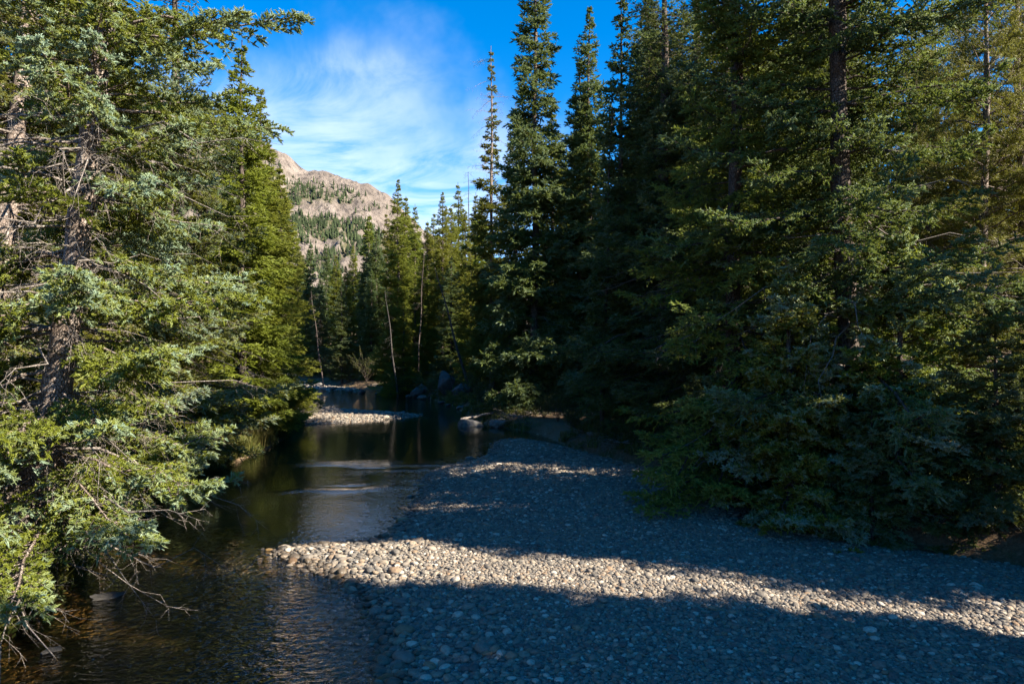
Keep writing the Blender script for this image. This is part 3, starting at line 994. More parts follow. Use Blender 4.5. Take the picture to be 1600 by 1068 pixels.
def bare_twigs(rng, axis, n, zrange, R, sub=9, scale=1.0, down=0.25):
    """dry needleless branches on the lower stem"""
    z = rng.uniform(zrange[0], zrange[1], n)
    az_ = rng.uniform(0, 6.2832, n)
    L = R * rng.uniform(.35, 1.0, n)
    t = np.linspace(0, 1, 6)
    d = np.stack([np.cos(az_), np.sin(az_), 0 * az_], 1)
    dn = rng.normal(down, .15, n)
    B = axis(z)[:, None] + d[:, None] * (L[:, None] * t)[..., None] + np.array([0, 0, 1.0]) * (-(dn * L)[:, None] * t ** 1.5)[..., None]
    B[:, 1:] += rng.normal(0, .035, B[:, 1:].shape) * L[:, None, None]
    v1, q1 = tubes(B, (.006 + .007 * L)[:, None] * (1.05 - t)[None], 4)
    bi = np.repeat(np.arange(n), sub)
    tt = rng.uniform(.25, 1.0, len(bi))
    p, tg = interp(B, bi, tt)
    D = norm(tg + norm(rng.normal(size=tg.shape)) * 1.0 + np.array([0, 0, -.35]))
    l = rng.uniform(.12, .45, len(bi)) * (1.2 - .6 * tt) * np.sqrt(np.clip(L[bi], .3, 3)) * scale
    S = np.stack([p, p + D * (l * .5)[:, None] + rng.normal(0, .03, p.shape), p + D * l[:, None] + rng.normal(0, .06, p.shape) + np.array([0, 0, -.08])], 1)
    v2, q2 = tubes(S, np.stack([.004 + 0 * l, .003 + 0 * l, .0015 + 0 * l], 1), 3)
    b3 = np.repeat(np.arange(len(l)), 4)
    t3 = rng.uniform(.2, 1, len(b3))
    p3, tg3 = interp(S, b3, t3)
    D3 = norm(tg3 + norm(rng.normal(size=tg3.shape)) * 1.1)
    l3 = rng.uniform(.05, .2, len(b3)) * scale
    Q = np.stack([p3, p3 + D3 * l3[:, None]], 1)
    v3, q3 = tubes(Q, np.stack([.0028 + 0 * l3, .0012 + 0 * l3], 1), 3)
    V = np.concatenate([v1, v2, v3])
    return V, np.concatenate([q1, q2 + len(v1), q3 + len(v1) + len(v2)])


class Proto:
    """the meshes of one kind of tree; placed() makes a thing with its parts"""
    def __init__(s, geo, leaf_mat, bark, dead_mat=M_DEAD, keep=None):
        s.trunk = mesh('trunk', geo['wood'][0], quads=geo['wood'][1], mats=[bark])
        fv, ft, fc = geo['leaf']
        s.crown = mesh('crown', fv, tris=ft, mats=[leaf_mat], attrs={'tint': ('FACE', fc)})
        s.dead = mesh('deadwood', geo['dead'][0], quads=geo['dead'][1], mats=[dead_mat]) if geo['dead'] else None
        s.ntri = len(ft) + 2 * len(geo['wood'][1])

    def placed(s, x, y, label, group=None, scale=1.0, rz=None, name='spruce_tree', cat='spruce', tilt=(0, 0), z=None, leaf=None):
        root = empty(name, (x, y, (gz(x, y) if z is None else z) - 0.05), random.uniform(0, 6.28) if rz is None else rz, scale)
        if tilt != (0, 0):
            root.rotation_euler = (tilt[0], tilt[1], root.rotation_euler[2])
        tag(root, label, cat, group)
        link('trunk', s.trunk, root)
        c = link('crown', s.crown, root)
        if leaf:
            c.material_slots[0].link = 'OBJECT'
            c.material_slots[0].material = leaf
        if s.dead:
            tag(link('deadwood', s.dead, root), kind='stuff')
        return root


trng = np.random.default_rng(99)
T_HI = [brush(trng, 9, .043, .017, .012, core=.021) for _ in range(6)]
T_NEAR = [brush(trng, 6, .056, .032, .02, core=.026) for _ in range(6)]
T_MID = [brush(trng, 5, .085, .055, .05, 0, .9, core=.04) for _ in range(6)]
T_FAR = [brush(trng, 4, .15, .11, .12, 0, .8, core=.08) for _ in range(6)]
T_PINE = [brush(trng, 9, .085, .019, .045, .15, 1.0, core=.012) for _ in range(6)]

# the tall spruce leaning over the water
g = conifer(3, 19.0, 3.7, 1.5, .27, whorl=.50, nb=5, l2max=.50, lift=.34, a3d=55, sp2=.128, sp3=.115, l3=.093, temps=T_HI, lean=(3.0, .2), droop=.36, bare=.2, gap=.05,
            dead_to=(.5, 8.5), dead_n=100, dead_low=60, extra=((10.0, .05, 3.5, .10), (9.7, -.25, 3.0, .05), (8.6, .15, 3.2, -.02), (5.2, -.2, 3.6, .02), (2.6, -.35, 3.3, -.12), (1.9, -.6, 3.2, -.15)), detail_z=11.3, sag=.22, wig=.07, low_r=.85)
P_HERO = Proto(g, M_SPRUCE, M_BARK)
# big riverside spruces
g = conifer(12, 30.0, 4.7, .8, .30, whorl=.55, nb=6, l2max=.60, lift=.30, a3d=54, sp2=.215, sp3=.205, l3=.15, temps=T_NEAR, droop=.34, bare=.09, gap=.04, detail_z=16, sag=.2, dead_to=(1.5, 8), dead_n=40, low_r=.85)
P_BIG_A = Proto(g, M_SPRUCE_SHADED, M_BARK_DARK)
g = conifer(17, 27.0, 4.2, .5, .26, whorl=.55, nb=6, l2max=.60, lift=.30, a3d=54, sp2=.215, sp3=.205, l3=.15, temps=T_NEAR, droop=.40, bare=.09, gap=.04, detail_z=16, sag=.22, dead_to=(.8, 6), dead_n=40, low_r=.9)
P_BIG_B = Proto(g, M_SPRUCE_SHADED, M_BARK_DARK)
g = conifer(23, 7.0, 2.5, .25, .11, whorl=.32, nb=5, l2max=.55, lift=.32, a3d=54, sp2=.16, sp3=.12, l3=.115, temps=T_NEAR, droop=.25, bare=.12, sag=.15, low_r=1.0, power=.75)
P_YOUNG = Proto(g, M_SPRUCE_SHADED, M_BARK_DARK)
# taller, slimmer ones further off
mids = []
for sd, H, R, z0, gp in ((31, 27, 3.1, 1.0, .0), (37, 25, 2.6, 2.0, .10), (41, 24, 3.5, .6, .04)):
    g = conifer(sd, H, R, z0, .25, whorl=.58, nb=6, sp2=.29, sp3=.27, l3=.27, temps=T_MID, droop=.32, bare=.08, gap=gp, twig_tubes=False, trunk_k=7, dead_to=(.5, 6), dead_n=16, low_r=.8)
    mids.append(Proto(g, M_SPRUCE_MID, M_BARK_DARK))
P_MID_A, P_MID_B, P_MID_C = mids
g = conifer(47, 22, 1.5, 3.0, .16, whorl=.50, nb=4, sp2=.26, sp3=.24, l3=.24, temps=T_MID, droop=.35, bare=.15, gap=.15, twig_tubes=False, trunk_k=7, dead_to=(.5, 8), dead_n=40, low_r=.8)
P_SLIM = Proto(g, M_SPRUCE_SHADED, M_BARK_DARK)
g = conifer(53, 28, 2.2, 2.0, .22, whorl=.50, nb=5, sp2=.24, sp3=.22, l3=.26, temps=T_MID, droop=.4, bare=.2, gap=.05, twig_tubes=False, trunk_k=7, dead_to=(14, 27), dead_n=40, sparse_top=.30, low_r=.8)
P_SPARSE = Proto(g, M_SPRUCE_MID, M_BARK)
fars = []
for sd, H, R in ((61, 26, 3.2),):
    g = conifer(sd, H, R, 1.0, .22, whorl=.80, nb=6, sp2=.42, sp3=.40, l3=.38, temps=T_FAR, droop=.28, bare=.08, twig_tubes=False, trunk_k=6, low_r=.8, e_top=.6)
    fars.append(Proto(g, M_SPRUCE_MID, M_BARK_DARK))
g = conifer(83, 18, 4.2, 3.0, .20, whorl=.58, nb=5, sp2=.30, sp3=.20, l3=.20, temps=T_PINE, droop=-.12, bare=.35, gap=.15, sag=-.2, e_low=.1, e_top=.8, power=.55, dead_to=(1.5, 8), dead_n=40, wig=.12, low_r=.6)
P_PINE = Proto(g, M_PINE, M_BARK)

# --- left bank
P_HERO.placed(-8.75, 12.0, 'tall spruce leaning over the water, sunlit silvery tips and dry bare lower twigs', rz=0.0)
P_HERO.placed(-12.4, 15.4, 'broad sunlit spruce just behind the leaning spruce, cut by the picture edge', rz=1.5, scale=1.1)
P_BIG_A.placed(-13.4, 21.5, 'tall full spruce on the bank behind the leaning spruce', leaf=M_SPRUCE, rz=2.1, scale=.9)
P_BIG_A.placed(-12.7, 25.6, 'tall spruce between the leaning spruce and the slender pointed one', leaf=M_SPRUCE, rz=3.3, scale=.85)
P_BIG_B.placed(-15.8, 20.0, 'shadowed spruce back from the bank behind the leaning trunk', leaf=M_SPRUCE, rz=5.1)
P_YOUNG.placed(-12.3, 19.2, 'small bushy spruce low on the bank beneath the leaning spruce', leaf=M_SPRUCE, rz=.3, scale=.62)
P_MID_B.placed(-12.5, 31.5, 'slender pointed spruce with pale bare stem near its top', scale=(.95, .95, .735), rz=.5, leaf=M_SPRUCE_LIT)
P_MID_A.placed(-13.2, 36.0, 'dense green spruce beside the slender pointed spruce, shorter tip', scale=(.82, .82, .66), rz=1.5, leaf=M_SPRUCE_LIT)
P_MID_C.placed(-14.8, 43.5, 'sunlit yellow green spruce at the bank corner by the pale gravel spit', scale=(.75, .75, .66), rz=2.5, leaf=M_SPRUCE_LIT)
P_MID_A.placed(-17.5, 29.5, 'dark spruce filling the gap behind the leaning spruce', scale=.82, rz=4.0)
P_MID_C.placed(-14.6, 39.5, 'low wide spruce between the slender spruce and the bank corner', scale=.45, rz=.9)
P_MID_C.placed(-18.0, 50.5, 'spruce standing behind the one at the bank corner', scale=.65, rz=1.9)

# --- right bank, near
P_BIG_A.placed(9.4, 18.8, 'largest spruce on the shaded bank, thick dark trunk and drooping boughs', rz=.6, tilt=(0, -.06))
P_BIG_B.placed(6.7, 20.4, 'big spruce with lit green boughs next to the largest dark spruce', rz=2.2, scale=.95, leaf=M_SPRUCE_MID)
P_YOUNG.placed(7.1, 17.4, 'young spruce with bright tip and boughs sweeping over the gravel edge', rz=.2, scale=.98, leaf=M_SPRUCE)
P_YOUNG.placed(9.5, 16.9, 'young bushy spruce in front of the thick dark trunk', rz=2.0, scale=.98, leaf=M_SPRUCE)
P_BIG_B.placed(11.4, 23.6, 'dark spruce between the largest spruce and the pale pines', rz=4.0, scale=.85)
P_YOUNG.placed(13.2, 16.0, 'deeply shaded young spruce low beside the gravel at the picture edge', rz=3.6, scale=.62)
P_BIG_A.placed(6.9, 31.2, 'dark dense spruce behind the eroded earth bank', rz=3.0, scale=1.0)
P_SLIM.placed(5.4, 34.0, 'slim dark spruce with needle thin top against blue sky', rz=.4, scale=1.02)
P_SLIM.placed(4.4, 33.4, 'thin bare stemmed spruce leaning beside the slim dark one', rz=2.4, scale=.72, tilt=(0, -.04))
P_BIG_B.placed(9.0, 33.0, 'tall dark spruce rising right behind the slim pair', rz=1.2, scale=1.2, leaf=M_SPRUCE_SHADED)
P_PINE.placed(16.2, 23.2, 'pale yellow green pine with spreading limbs in the sunlit clearing', rz=.5, name='pine_tree', cat='pine')
P_PINE.placed(21.5, 27.0, 'tall sunlit pine at the picture edge beyond the spreading pine', rz=2.6, scale=1.15, name='pine_tree', cat='pine')
P_PINE.placed(19.5, 33.0, 'further pine with straight grey trunk between the two sunlit pines', rz=4.4, scale=1.05, name='pine_tree', cat='pine')
P_PINE.placed(18.9, 25.6, 'bushy pine right behind the spreading limbed pine', rz=3.9, scale=1.1, name='pine_tree', cat='pine')
P_PINE.placed(24.5, 31.0, 'pale pine overlapping the tall sunlit pine at the picture edge', rz=5.4, scale=1.1, name='pine_tree', cat='pine')
P_PINE.placed(23.0, 37.0, 'hazy green pine at the back of the sunlit clearing', rz=1.4, scale=1.2, name='pine_tree', cat='pine')
P_PINE.placed(28.5, 36.0, 'pine crown filling the upper corner behind the other pines', rz=3.4, scale=1.2, name='pine_tree', cat='pine')
P_BIG_A.placed(8.3, 26.8, 'broad dark spruce between the lit green spruce and the slim pair', rz=2.8, scale=.95)
P_BIG_A.placed(12.4, 27.5, 'tall dark spruce rising behind the largest trunk', rz=4.9, scale=1.0)
P_BIG_B.placed(14.0, 33.5, 'dark spruce top filling the gap above the largest spruce', rz=.9, scale=1.1)
P_YOUNG.placed(11.0, 15.4, 'lowest young spruce with boughs resting on the gravel at the picture edge', rz=5.2, scale=.72)
P_YOUNG.placed(8.4, 15.9, 'small spruce skirt of boughs drooping onto the stones', rz=4.4, scale=.5)
P_YOUNG.placed(5.9, 22.3, 'small bushy spruce by the eroded bank and the gravel edge', rz=1.1, scale=.55)
P_YOUNG.placed(15.0, 18.6, 'shaded young spruce under the pale pines', rz=2.2, scale=1.05)
# --- right bank, middle distance
P_MID_A.placed(1.6, 46.5, 'very tall dark spruce towering at the water bend, tip out of the picture', rz=.1, scale=1.2, leaf=M_SPRUCE_SHADED)
P_MID_A.placed(5.2, 46.0, 'dark full spruce between the towering one and the slim pair', rz=2.1, scale=1.0, leaf=M_SPRUCE_SHADED)
P_SPARSE.placed(-1.6, 55.0, 'tall ragged spruce with sparse browning top and pale stem', rz=.3, scale=1.02)
P_MID_B.placed(.3, 60.0, 'narrow dark spruce tip beside the ragged pale stemmed spruce', rz=1.3, scale=1.03, leaf=M_SPRUCE_SHADED)
P_MID_B.placed(9.5, 46.5, 'dark narrow spruce behind the slim pair', rz=3.1, scale=1.15, leaf=M_SPRUCE_SHADED)
P_MID_C.placed(-.2, 50.5, 'shaded low spruce under the ragged tall spruce', rz=5.0, scale=.5, leaf=M_SPRUCE_SHADED)
P_MID_C.placed(12.5, 28.5, 'shaded spruce behind the largest trunk', rz=.2, scale=.95, leaf=M_SPRUCE_SHADED)
P_MID_B.placed(4.6, 46.2, 'narrow shaded spruce between the towering one and the slim pair', rz=2.7, scale=.95, leaf=M_SPRUCE_SHADED)
P_MID_C.placed(6.9, 34.9, 'full dark spruce behind the two slim stems', rz=.7, scale=.92, leaf=M_SPRUCE_SHADED)
# --- beyond the bend: x in picture, depth, tip row, prototype, sunlit or shaded needle colour
BEND = [
    (622, 84, 280, 0, None, 'broad bright green spruce, highest of the group past the bend'),
    (648, 92, 318, 1, None, 'green spruce tucked against the broad bright spruce past the bend'),
    (668, 99, 345, 2, None, 'shorter spruce between the two bright peaks past the bend'),
    (692, 80, 300, 0, None, 'bright pointed spruce second in height past the bend'),
    (716, 104, 284, 1, None, 'narrow spruce beside the bare dead top past the bend'),
    (752, 76, 310, 2, None, 'yellow green spruce close to the ragged tall spruce'),
    (648, 78, 428, 1, None, 'slim pale green spruce at the water edge past the bend'),
    (612, 80, 470, 2, None, 'small spruce beside the leaning grey snag'),
    (588, 98, 358, 2, M_SPRUCE_SHADED, 'dark spruce shaded by the broad bright one'),
    (572, 104, 378, 1, M_SPRUCE_SHADED, 'dark narrow spruce, third from the mountain gap'),
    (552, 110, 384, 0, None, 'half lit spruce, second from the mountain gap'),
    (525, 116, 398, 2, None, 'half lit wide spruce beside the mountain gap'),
    (500, 108, 432, 0, M_SPRUCE_SHADED, 'dark spruce closing the river bend under the mountain'),
    (478, 118, 470, 1, M_SPRUCE_SHADED, 'low dark spruce half hidden by the sunlit bank corner'),
    (705, 76, 400, 2, M_SPRUCE_SHADED, 'dark spruce over the shaded rock wall'),
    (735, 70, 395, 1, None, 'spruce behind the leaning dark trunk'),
    (770, 66, 350, 0, M_SPRUCE_SHADED, 'dark broad spruce at the foot of the ragged one'),
    (534, 95, 440, 1, M_SPRUCE_SHADED, 'short dark spruce at the far shore'),
    (580, 96, 420, 0, M_SPRUCE_SHADED, 'mid height dark spruce above the far shore stones'),
    (604, 106, 330, 1, None, 'narrow sunlit spruce top just above the dark ones near the mountain'),
    (634, 102, 306, 2, None, 'sunlit spruce top showing over the shoulder of the broad bright one'),
    (660, 80, 395, 0, None, 'mid height sunlit spruce at the water edge beneath the two bright peaks'),
    (678, 108, 330, 1, None, 'thin spruce spire filling the dip between the two bright peaks'),
    (704, 96, 322, 2, None, 'leafy sunlit spruce between the pointed one and the bare dead top'),
    (728, 92, 330, 0, None, 'full spruce just below the bare dead top'),
    (743, 108, 300, 1, None, 'far spire between the bare dead top and the ragged spruce'),
    (630, 74, 480, 2, None, 'low bright young spruce on the far shore'),
    (540, 100, 415, 0, None, 'bright spruce in front of the mountain gap trees'),
]
PH = [26, 25, 22]
for px, Y, ty, k, lf, lab in BEND:
    x = (px - 800) / F_PX * Y
    z0 = gz(x, Y)
    H = CAM_H + (HOR - ty) / F_PX * Y - z0
    s = H / (27, 25, 24)[k]
    mids[k].placed(x, Y, lab, 'spruces beyond the river bend', scale=(max(s * 1.05, .75), max(s * 1.05, .75), s), leaf=lf or M_SPRUCE_LIT)
# --- forest seen in the gaps behind
fr = random.Random(4)
FILL = []
for (x0, x1, y0, y1, n_, lab, grp) in (
        (-42, -19, 24, 70, 12, 'spruce deep in the wood behind the leaning spruce', 'spruces in the wood behind the leaning spruce'),
        (-46, -2, 112, 150, 16, 'spruce in the dark wood behind the river bend', 'spruces in the wood behind the river bend'),
        (3, 16, 50, 72, 13, 'spruce in the wood behind the towering dark spruces', 'spruces in the wood behind the towering dark spruces'),
        (14, 48, 30, 58, 24, 'spruce on the slope behind the largest dark spruce', 'spruces on the slope behind the largest dark spruce')):
    pts = []
    tries = 0
    while len(pts) < n_ and tries < 4000:
        tries += 1
        x, y = fr.uniform(x0, x1), fr.uniform(y0, y1)
        if all((x - a) ** 2 + (y - b) ** 2 > 9 for a, b in pts) and channel_d(np.array([x]), np.array([y]))[0] < -1.5:
            if lab.startswith('spruce on the slope') and (15 < x < 32 and y < 40):
                continue
            if x > 0 and 39.0 < y + .364 * x < 44.5:
                continue
            pts.append((x, y))
            (fars[0], P_MID_B, P_MID_C)[fr.randrange(3)].placed(x, y, lab, grp, scale=fr.uniform(.75, 1.05), rz=fr.uniform(0, 6), leaf=M_SPRUCE_SHADED if fr.random() < .5 else None)
# --- spruces beside the road, out of view, whose shade falls across the stones
for i, (x, sv, h, k) in enumerate(((14.2, 10.7, 17.0, 2), (17.5, 10.6, 19.6, 2), (15.2, 6.6, 17.0, 0), (19.5, 8.2, 20.0, 2), (13.6, 8.6, 14.5, 2), (14.6, 11.8, 19.0, 1), (18.2, 11.7, 21.5, 1), (15.5, 3.0, 18.4, 2), (21.5, 4.6, 22.6, 0), (22.5, 10.6, 23.0, 2), (18.5, 0.6, 20.5, 2),
                                  (12.9, 16.3, 26.0, 1), (14.6, 15.8, 27.0, 1), (17.4, 16.6, 28.0, 0), (20.2, 16.3, 29.0, 1), (23.0, 17.5, 30.0, 0), (26.0, 17.3, 31.0, 1))):
    p = (P_MID_A, P_MID_B, P_MID_C)[k]
    hh = (27, 25, 24)[k]
    f = h / hh
    wd = .5 if sv in (11.8, 11.7) else .82 if sv < 13 else (.62 if x < 16 else .74)
    p.placed(x, sv - .364 * x, 'spruce beside the road whose shade falls across the near stones', 'spruces beside the road', scale=(wd, wd, f), rz=i * 1.0)


# ------------------------------------------------------------------ dead trunks
def snag(x, Y, h, r, lean, label, group=None, twigs=30, name='dead_tree', cat='dead tree', m=M_DEAD, zr=(.25, 1.0), tw=1.2):
    rr = np.random.default_rng(int(abs(x * 100) + Y * 10))
    zt = np.linspace(-.3, h, 14)
    P = np.stack([lean[0] * zt / h + .05 * np.sin(zt), lean[1] * zt / h + .05 * np.cos(zt * .8), zt], 1)[None]
    v, q = tubes(P, (r * (1 - .8 * np.clip(zt / h, 0, 1)))[None], 7)
    root = empty(name, (x, Y, gz(x, Y)), 0)
    tag(root, label, cat, group)
    link('trunk', mesh('trunk', v, quads=q, mats=[m]), root)

    def axis(z):
        z = np.asarray(z, float)
        return np.stack([lean[0] * z / h, lean[1] * z / h, z], -1)
    v, q = bare_twigs(rr, axis, twigs, (h * zr[0], h * zr[1]), tw, sub=5)
    tag(link('twig', mesh('twig', v, quads=q, mats=[m]), root), kind='stuff')
    return root


def at(px, Y):
    return (px - 800) / F_PX * Y


def zat(py, Y):
    return CAM_H + (HOR - py) / F_PX * Y


snag(at(622, 72), 72, zat(448, 72), .13, (at(602, 72) - at(622, 72), 0), 'grey dead trunk leaning at the river bend', twigs=26, m=M_DEAD_DARK)
snag(at(735, 62), 62, zat(430, 62), .15, (at(680, 62) - at(735, 62), 0), 'dark dead trunk leaning strongly over the shaded rock wall', twigs=16, m=M_BARK_DARK)
snag(at(736, 96), 96, zat(275, 96) - .6, .16, (-.4, 0), 'bare grey dead tree top standing among the bright spruces', twigs=90, tw=1.9, m=M_DEAD_DARK)
snag(at(652, 76), 76, zat(380, 76), .09, (.8, 0), 'thin greyish dead stem beside the slim pale green spruce', twigs=34, m=M_BARK_DARK)
snag(at(505, 90), 90, zat(455, 90), .11, (-1.6, 0), 'grey dead stem leaning among the dark trees at the far shore', twigs=34, m=M_BARK_DARK)

# ------------------------------------------------------------------ rocks
IV3, IF3 = ico(4)


def rock(x, y, sx_, sy_, sz_, label, m=M_ROCK, sink=.3, seed=1, group=None, rz=0., rough=.24, name='boulder', cat='boulder', z=None):
    rr = np.random.default_rng(seed)
    v = IV3.copy()
    for _ in range(24):                      # broken faces
        d = rr.normal(size=3)
        d /= np.linalg.norm(d)
        c = rr.uniform(.40, .82)
        s = v @ d
        v = v - np.clip(s - c, 0, None)[:, None] * d * .93
    f = fbm(v[:, 0] * 2.3 + seed, v[:, 1] * 2.3 + v[:, 2] * 1.7, 5, seed, .6) - .5
    f2 = np.abs(fbm(v[:, 0] * 6 + v[:, 1] * 2, v[:, 2] * 9 + v[:, 1] * 5, 4, seed + 3, .6) - .5)
    v = v * (1 + rough * 2 * f - rough * .9 * f2)[:, None]
    o = link(name, mesh(name, v * np.array([sx_, sy_, sz_]), tris=IF3, mats=[m], smooth=True))
    o.location = (x, y, (gz(x, y) if z is None else z) + sz_ * (1 - sink * 2))
    o.rotation_euler = (0, 0, rz)
    tag(o, label, cat, group)
    return o


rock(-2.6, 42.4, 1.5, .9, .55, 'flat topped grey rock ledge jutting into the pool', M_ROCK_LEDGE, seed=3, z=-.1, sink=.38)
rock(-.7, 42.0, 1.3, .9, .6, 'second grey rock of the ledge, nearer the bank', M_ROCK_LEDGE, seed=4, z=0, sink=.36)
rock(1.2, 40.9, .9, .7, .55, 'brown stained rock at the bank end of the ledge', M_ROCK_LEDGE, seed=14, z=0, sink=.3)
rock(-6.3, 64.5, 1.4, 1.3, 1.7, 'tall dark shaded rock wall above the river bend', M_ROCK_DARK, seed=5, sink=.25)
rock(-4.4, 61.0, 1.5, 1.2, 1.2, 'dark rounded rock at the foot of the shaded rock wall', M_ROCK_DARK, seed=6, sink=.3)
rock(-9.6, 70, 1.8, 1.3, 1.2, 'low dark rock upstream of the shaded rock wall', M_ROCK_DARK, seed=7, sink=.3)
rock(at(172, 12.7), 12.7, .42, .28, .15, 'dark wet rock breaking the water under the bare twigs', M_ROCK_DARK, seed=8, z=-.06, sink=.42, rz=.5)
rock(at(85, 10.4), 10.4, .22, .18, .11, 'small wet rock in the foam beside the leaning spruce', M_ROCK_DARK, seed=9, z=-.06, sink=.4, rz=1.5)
rock(at(628, 49.5), 49.5, .35, .3, .22, 'pale stone at the tip of the sunlit gravel spit', M_ROCK, seed=10, z=.05)
for i, (px, Y, s) in enumerate(((520, 84, .7), (548, 80, .55), (566, 77, .8), (590, 74, .6), (610, 73, .5), (500, 92, .9), (640, 70, .6), (660, 67, .7), (700, 58, .5), (720, 55, .6), (690, 61, .45))):
    rock(at(px, Y), Y, s, s * .8, s * .5, 'grey stone lying along the far shore of the bend', M_ROCK_LEDGE if i % 2 else M_ROCK_DARK, seed=20 + i, z=.02, group='stones along the far shore of the bend', rz=i, name='shore_stone', cat='stone')  # shore stones coloured dark for the shade at the bend

# ------------------------------------------------------------------ shrubs, grass, driftwood
LEAF_T = []
for _ in range(4):
    a = np.zeros((2, 3, 4))
    wdt, ln = .35, 1.0
    a[0, 0], a[0, 1], a[0, 2] = (0, 0, 0, 0), (wdt * .5, .03, .5, 0), (0, 0, 1, 0)
    a[1, 0], a[1, 1], a[1, 2] = (0, 0, 0, 0), (0, 0, 1, 0), (-wdt * .5, .03, .5, 0)
    LEAF_T.append(a)


def shrub_geo(seed, h, r, stems=14, leaves=1800, leaf=.06, bareness=0.3, up=1.0):
    rr = np.random.default_rng(seed)
    a = rr.uniform(0, 6.28, stems)
    ln = h * rr.uniform(.6, 1.05, stems)
    t = np.linspace(0, 1, 6)
    out = r * rr.uniform(.3, 1.0, stems)
    P = np.stack([np.cos(a)[:, None] * out[:, None] * t ** 1.3, np.sin(a)[:, None] * out[:, None] * t ** 1.3, ln[:, None] * (t * up - (up - .85) * t ** 2)], -1)
    P = P + rr.normal(0, .03, P.shape) * h * t[None, :, None]
    v1, q1 = tubes(P, (.012 * (1.1 - t))[None].repeat(stems, 0), 4)
    n2 = stems * 9
    bi = rr.integers(0, stems, n2)
    p, tg = interp(P, bi, rr.uniform(.25, 1, n2))
    D = norm(tg + norm(rr.normal(size=tg.shape)) * .9)
    l = rr.uniform(.15, .45, n2) * h * .6
    S = np.stack([p, p + D * (l * .5)[:, None], p + D * l[:, None] + np.array([0, 0, .05]) * h], 1)
    v2, q2 = tubes(S, np.stack([.005 + 0 * l, .004 + 0 * l, .002 + 0 * l], 1), 3)
    si = rr.integers(0, n2, leaves)
    p3, tg3 = interp(S, si, rr.uniform(bareness, 1, leaves))
    D3 = norm(tg3 * .5 + norm(rr.normal(size=tg3.shape)))
    L3 = leaf * rr.uniform(.6, 1.3, leaves)
    tn = np.clip(.45 + rr.normal(0, .2, leaves), 0, 1)
    temps = [x.copy() for x in LEAF_T]
    for x in temps:
        x[..., :2] *= leaf
    fv, ft, fc = expand(p3, D3, L3, tn, temps, rr)
    return (np.concatenate([v1, v2]), np.concatenate([q1, q2 + len(v1)])), (fv, ft, fc)


class Shrub:
    def __init__(s, *a, **k):
        w_, l_ = shrub_geo(*a, **k)
        s.stem = mesh('stem', w_[0], quads=w_[1], mats=[M_BARK_DARK])
        s.leaf = mesh('foliage', l_[0], tris=l_[1], mats=[M_LEAF], attrs={'tint': ('FACE', l_[2])})

    def placed(s, x, y, label, group=None, scale=1.0, rz=0.):
        r = empty('shrub', (x, y, gz(x, y) - .03), rz, scale)
        tag(r, label, 'shrub', group)
        link('stem', s.stem, r)
        link('foliage', s.leaf, r)


SH_A = Shrub(5, 1.6, 1.1, 18, 2600, .075)
SH_B = Shrub(6, 2.6, 1.3, 16, 3000, .085, .25)
SH_C = Shrub(7, .8, .7, 14, 900, .07)
for i, (x, y, p, s, lab) in enumerate((
        (-12.2, 24.2, SH_A, 1.0, 'leafy yellow green bush overhanging the water below the leaning spruce'),
        (-12.6, 27.0, SH_B, .9, 'dense bush behind the grass tuft on the sunny bank'),
        (-13.6, 30.0, SH_B, 1.0, 'rounded shrub in shade at the foot of the slender spruce'),
        (-12.0, 22.0, SH_A, .9, 'twiggy bush at the water edge under the leaning spruce'),
        (-14.6, 40.6, SH_A, 1.1, 'sunlit golden shrub at the bank corner'),
        (-14.7, 44.6, SH_B, .8, 'scrubby bush above the bare twigs by the pale spit'),
        (-8.1, 66.5, SH_B, 1.3, 'willow bush over the shaded rock wall'),
        (-3.6, 57.5, SH_B, 1.2, 'shaded bush beside the rock wall, dull green'),
        (-11.8, 72.5, SH_B, 1.3, 'pale leafy bush on the far shore'),
        (-2.2, 50.0, SH_A, 1.3, 'leafy bush above the rock ledge'),
        (3.2, 36.6, SH_A, 1.0, 'low shrub on the earth bank near the rock ledge'),
        (4.1, 30.9, SH_C, 1.1, 'small green plant drooping over the eroded bank'),
        (2.6, 38.6, SH_B, 1.0, 'tall thin leafed shrub at the tip of the gravel bar'),
        (6.8, 27.0, SH_C, 1.2, 'small plant at the trunk foot on the eroded bank'),
        (-9.1, 13.8, SH_A, .8, 'straggly bush around the foot of the leaning spruce'),
        (-16.5, 88.5, SH_B, 1.7, 'pale green willow on the far shore beneath the broad bright spruce'),
        (-19.5, 91.5, SH_B, 1.8, 'wide willow clump on the far shore beside the leaning grey snag'),
        (-22.5, 94.5, SH_B, 1.7, 'far shore willow under the half lit wide spruce'),
        (-26.0, 98.5, SH_B, 1.9, 'shadowy willow where the river vanishes round the bend'),
        (-13.6, 84.5, SH_A, 1.9, 'low spreading bush at the far waterline by the small spruce'),
        (1.9, 40.6, SH_A, .9, 'low dark bush over the brown stained ledge rock'),
        (3.2, 34.6, SH_C, 1.4, 'ground hugging plant on top of the eroded bank by the weathered log'),
        (5.6, 28.6, SH_C, 1.5, 'leafy plant under the dense dark spruce at the bank lip'),
        (-10.6, 17.6, SH_A, 1.0, 'bush of dry stems on the bank behind the leaning spruce'))):
    p.placed(x, y, lab, 'shrubs along the river banks', s, i * 1.3)


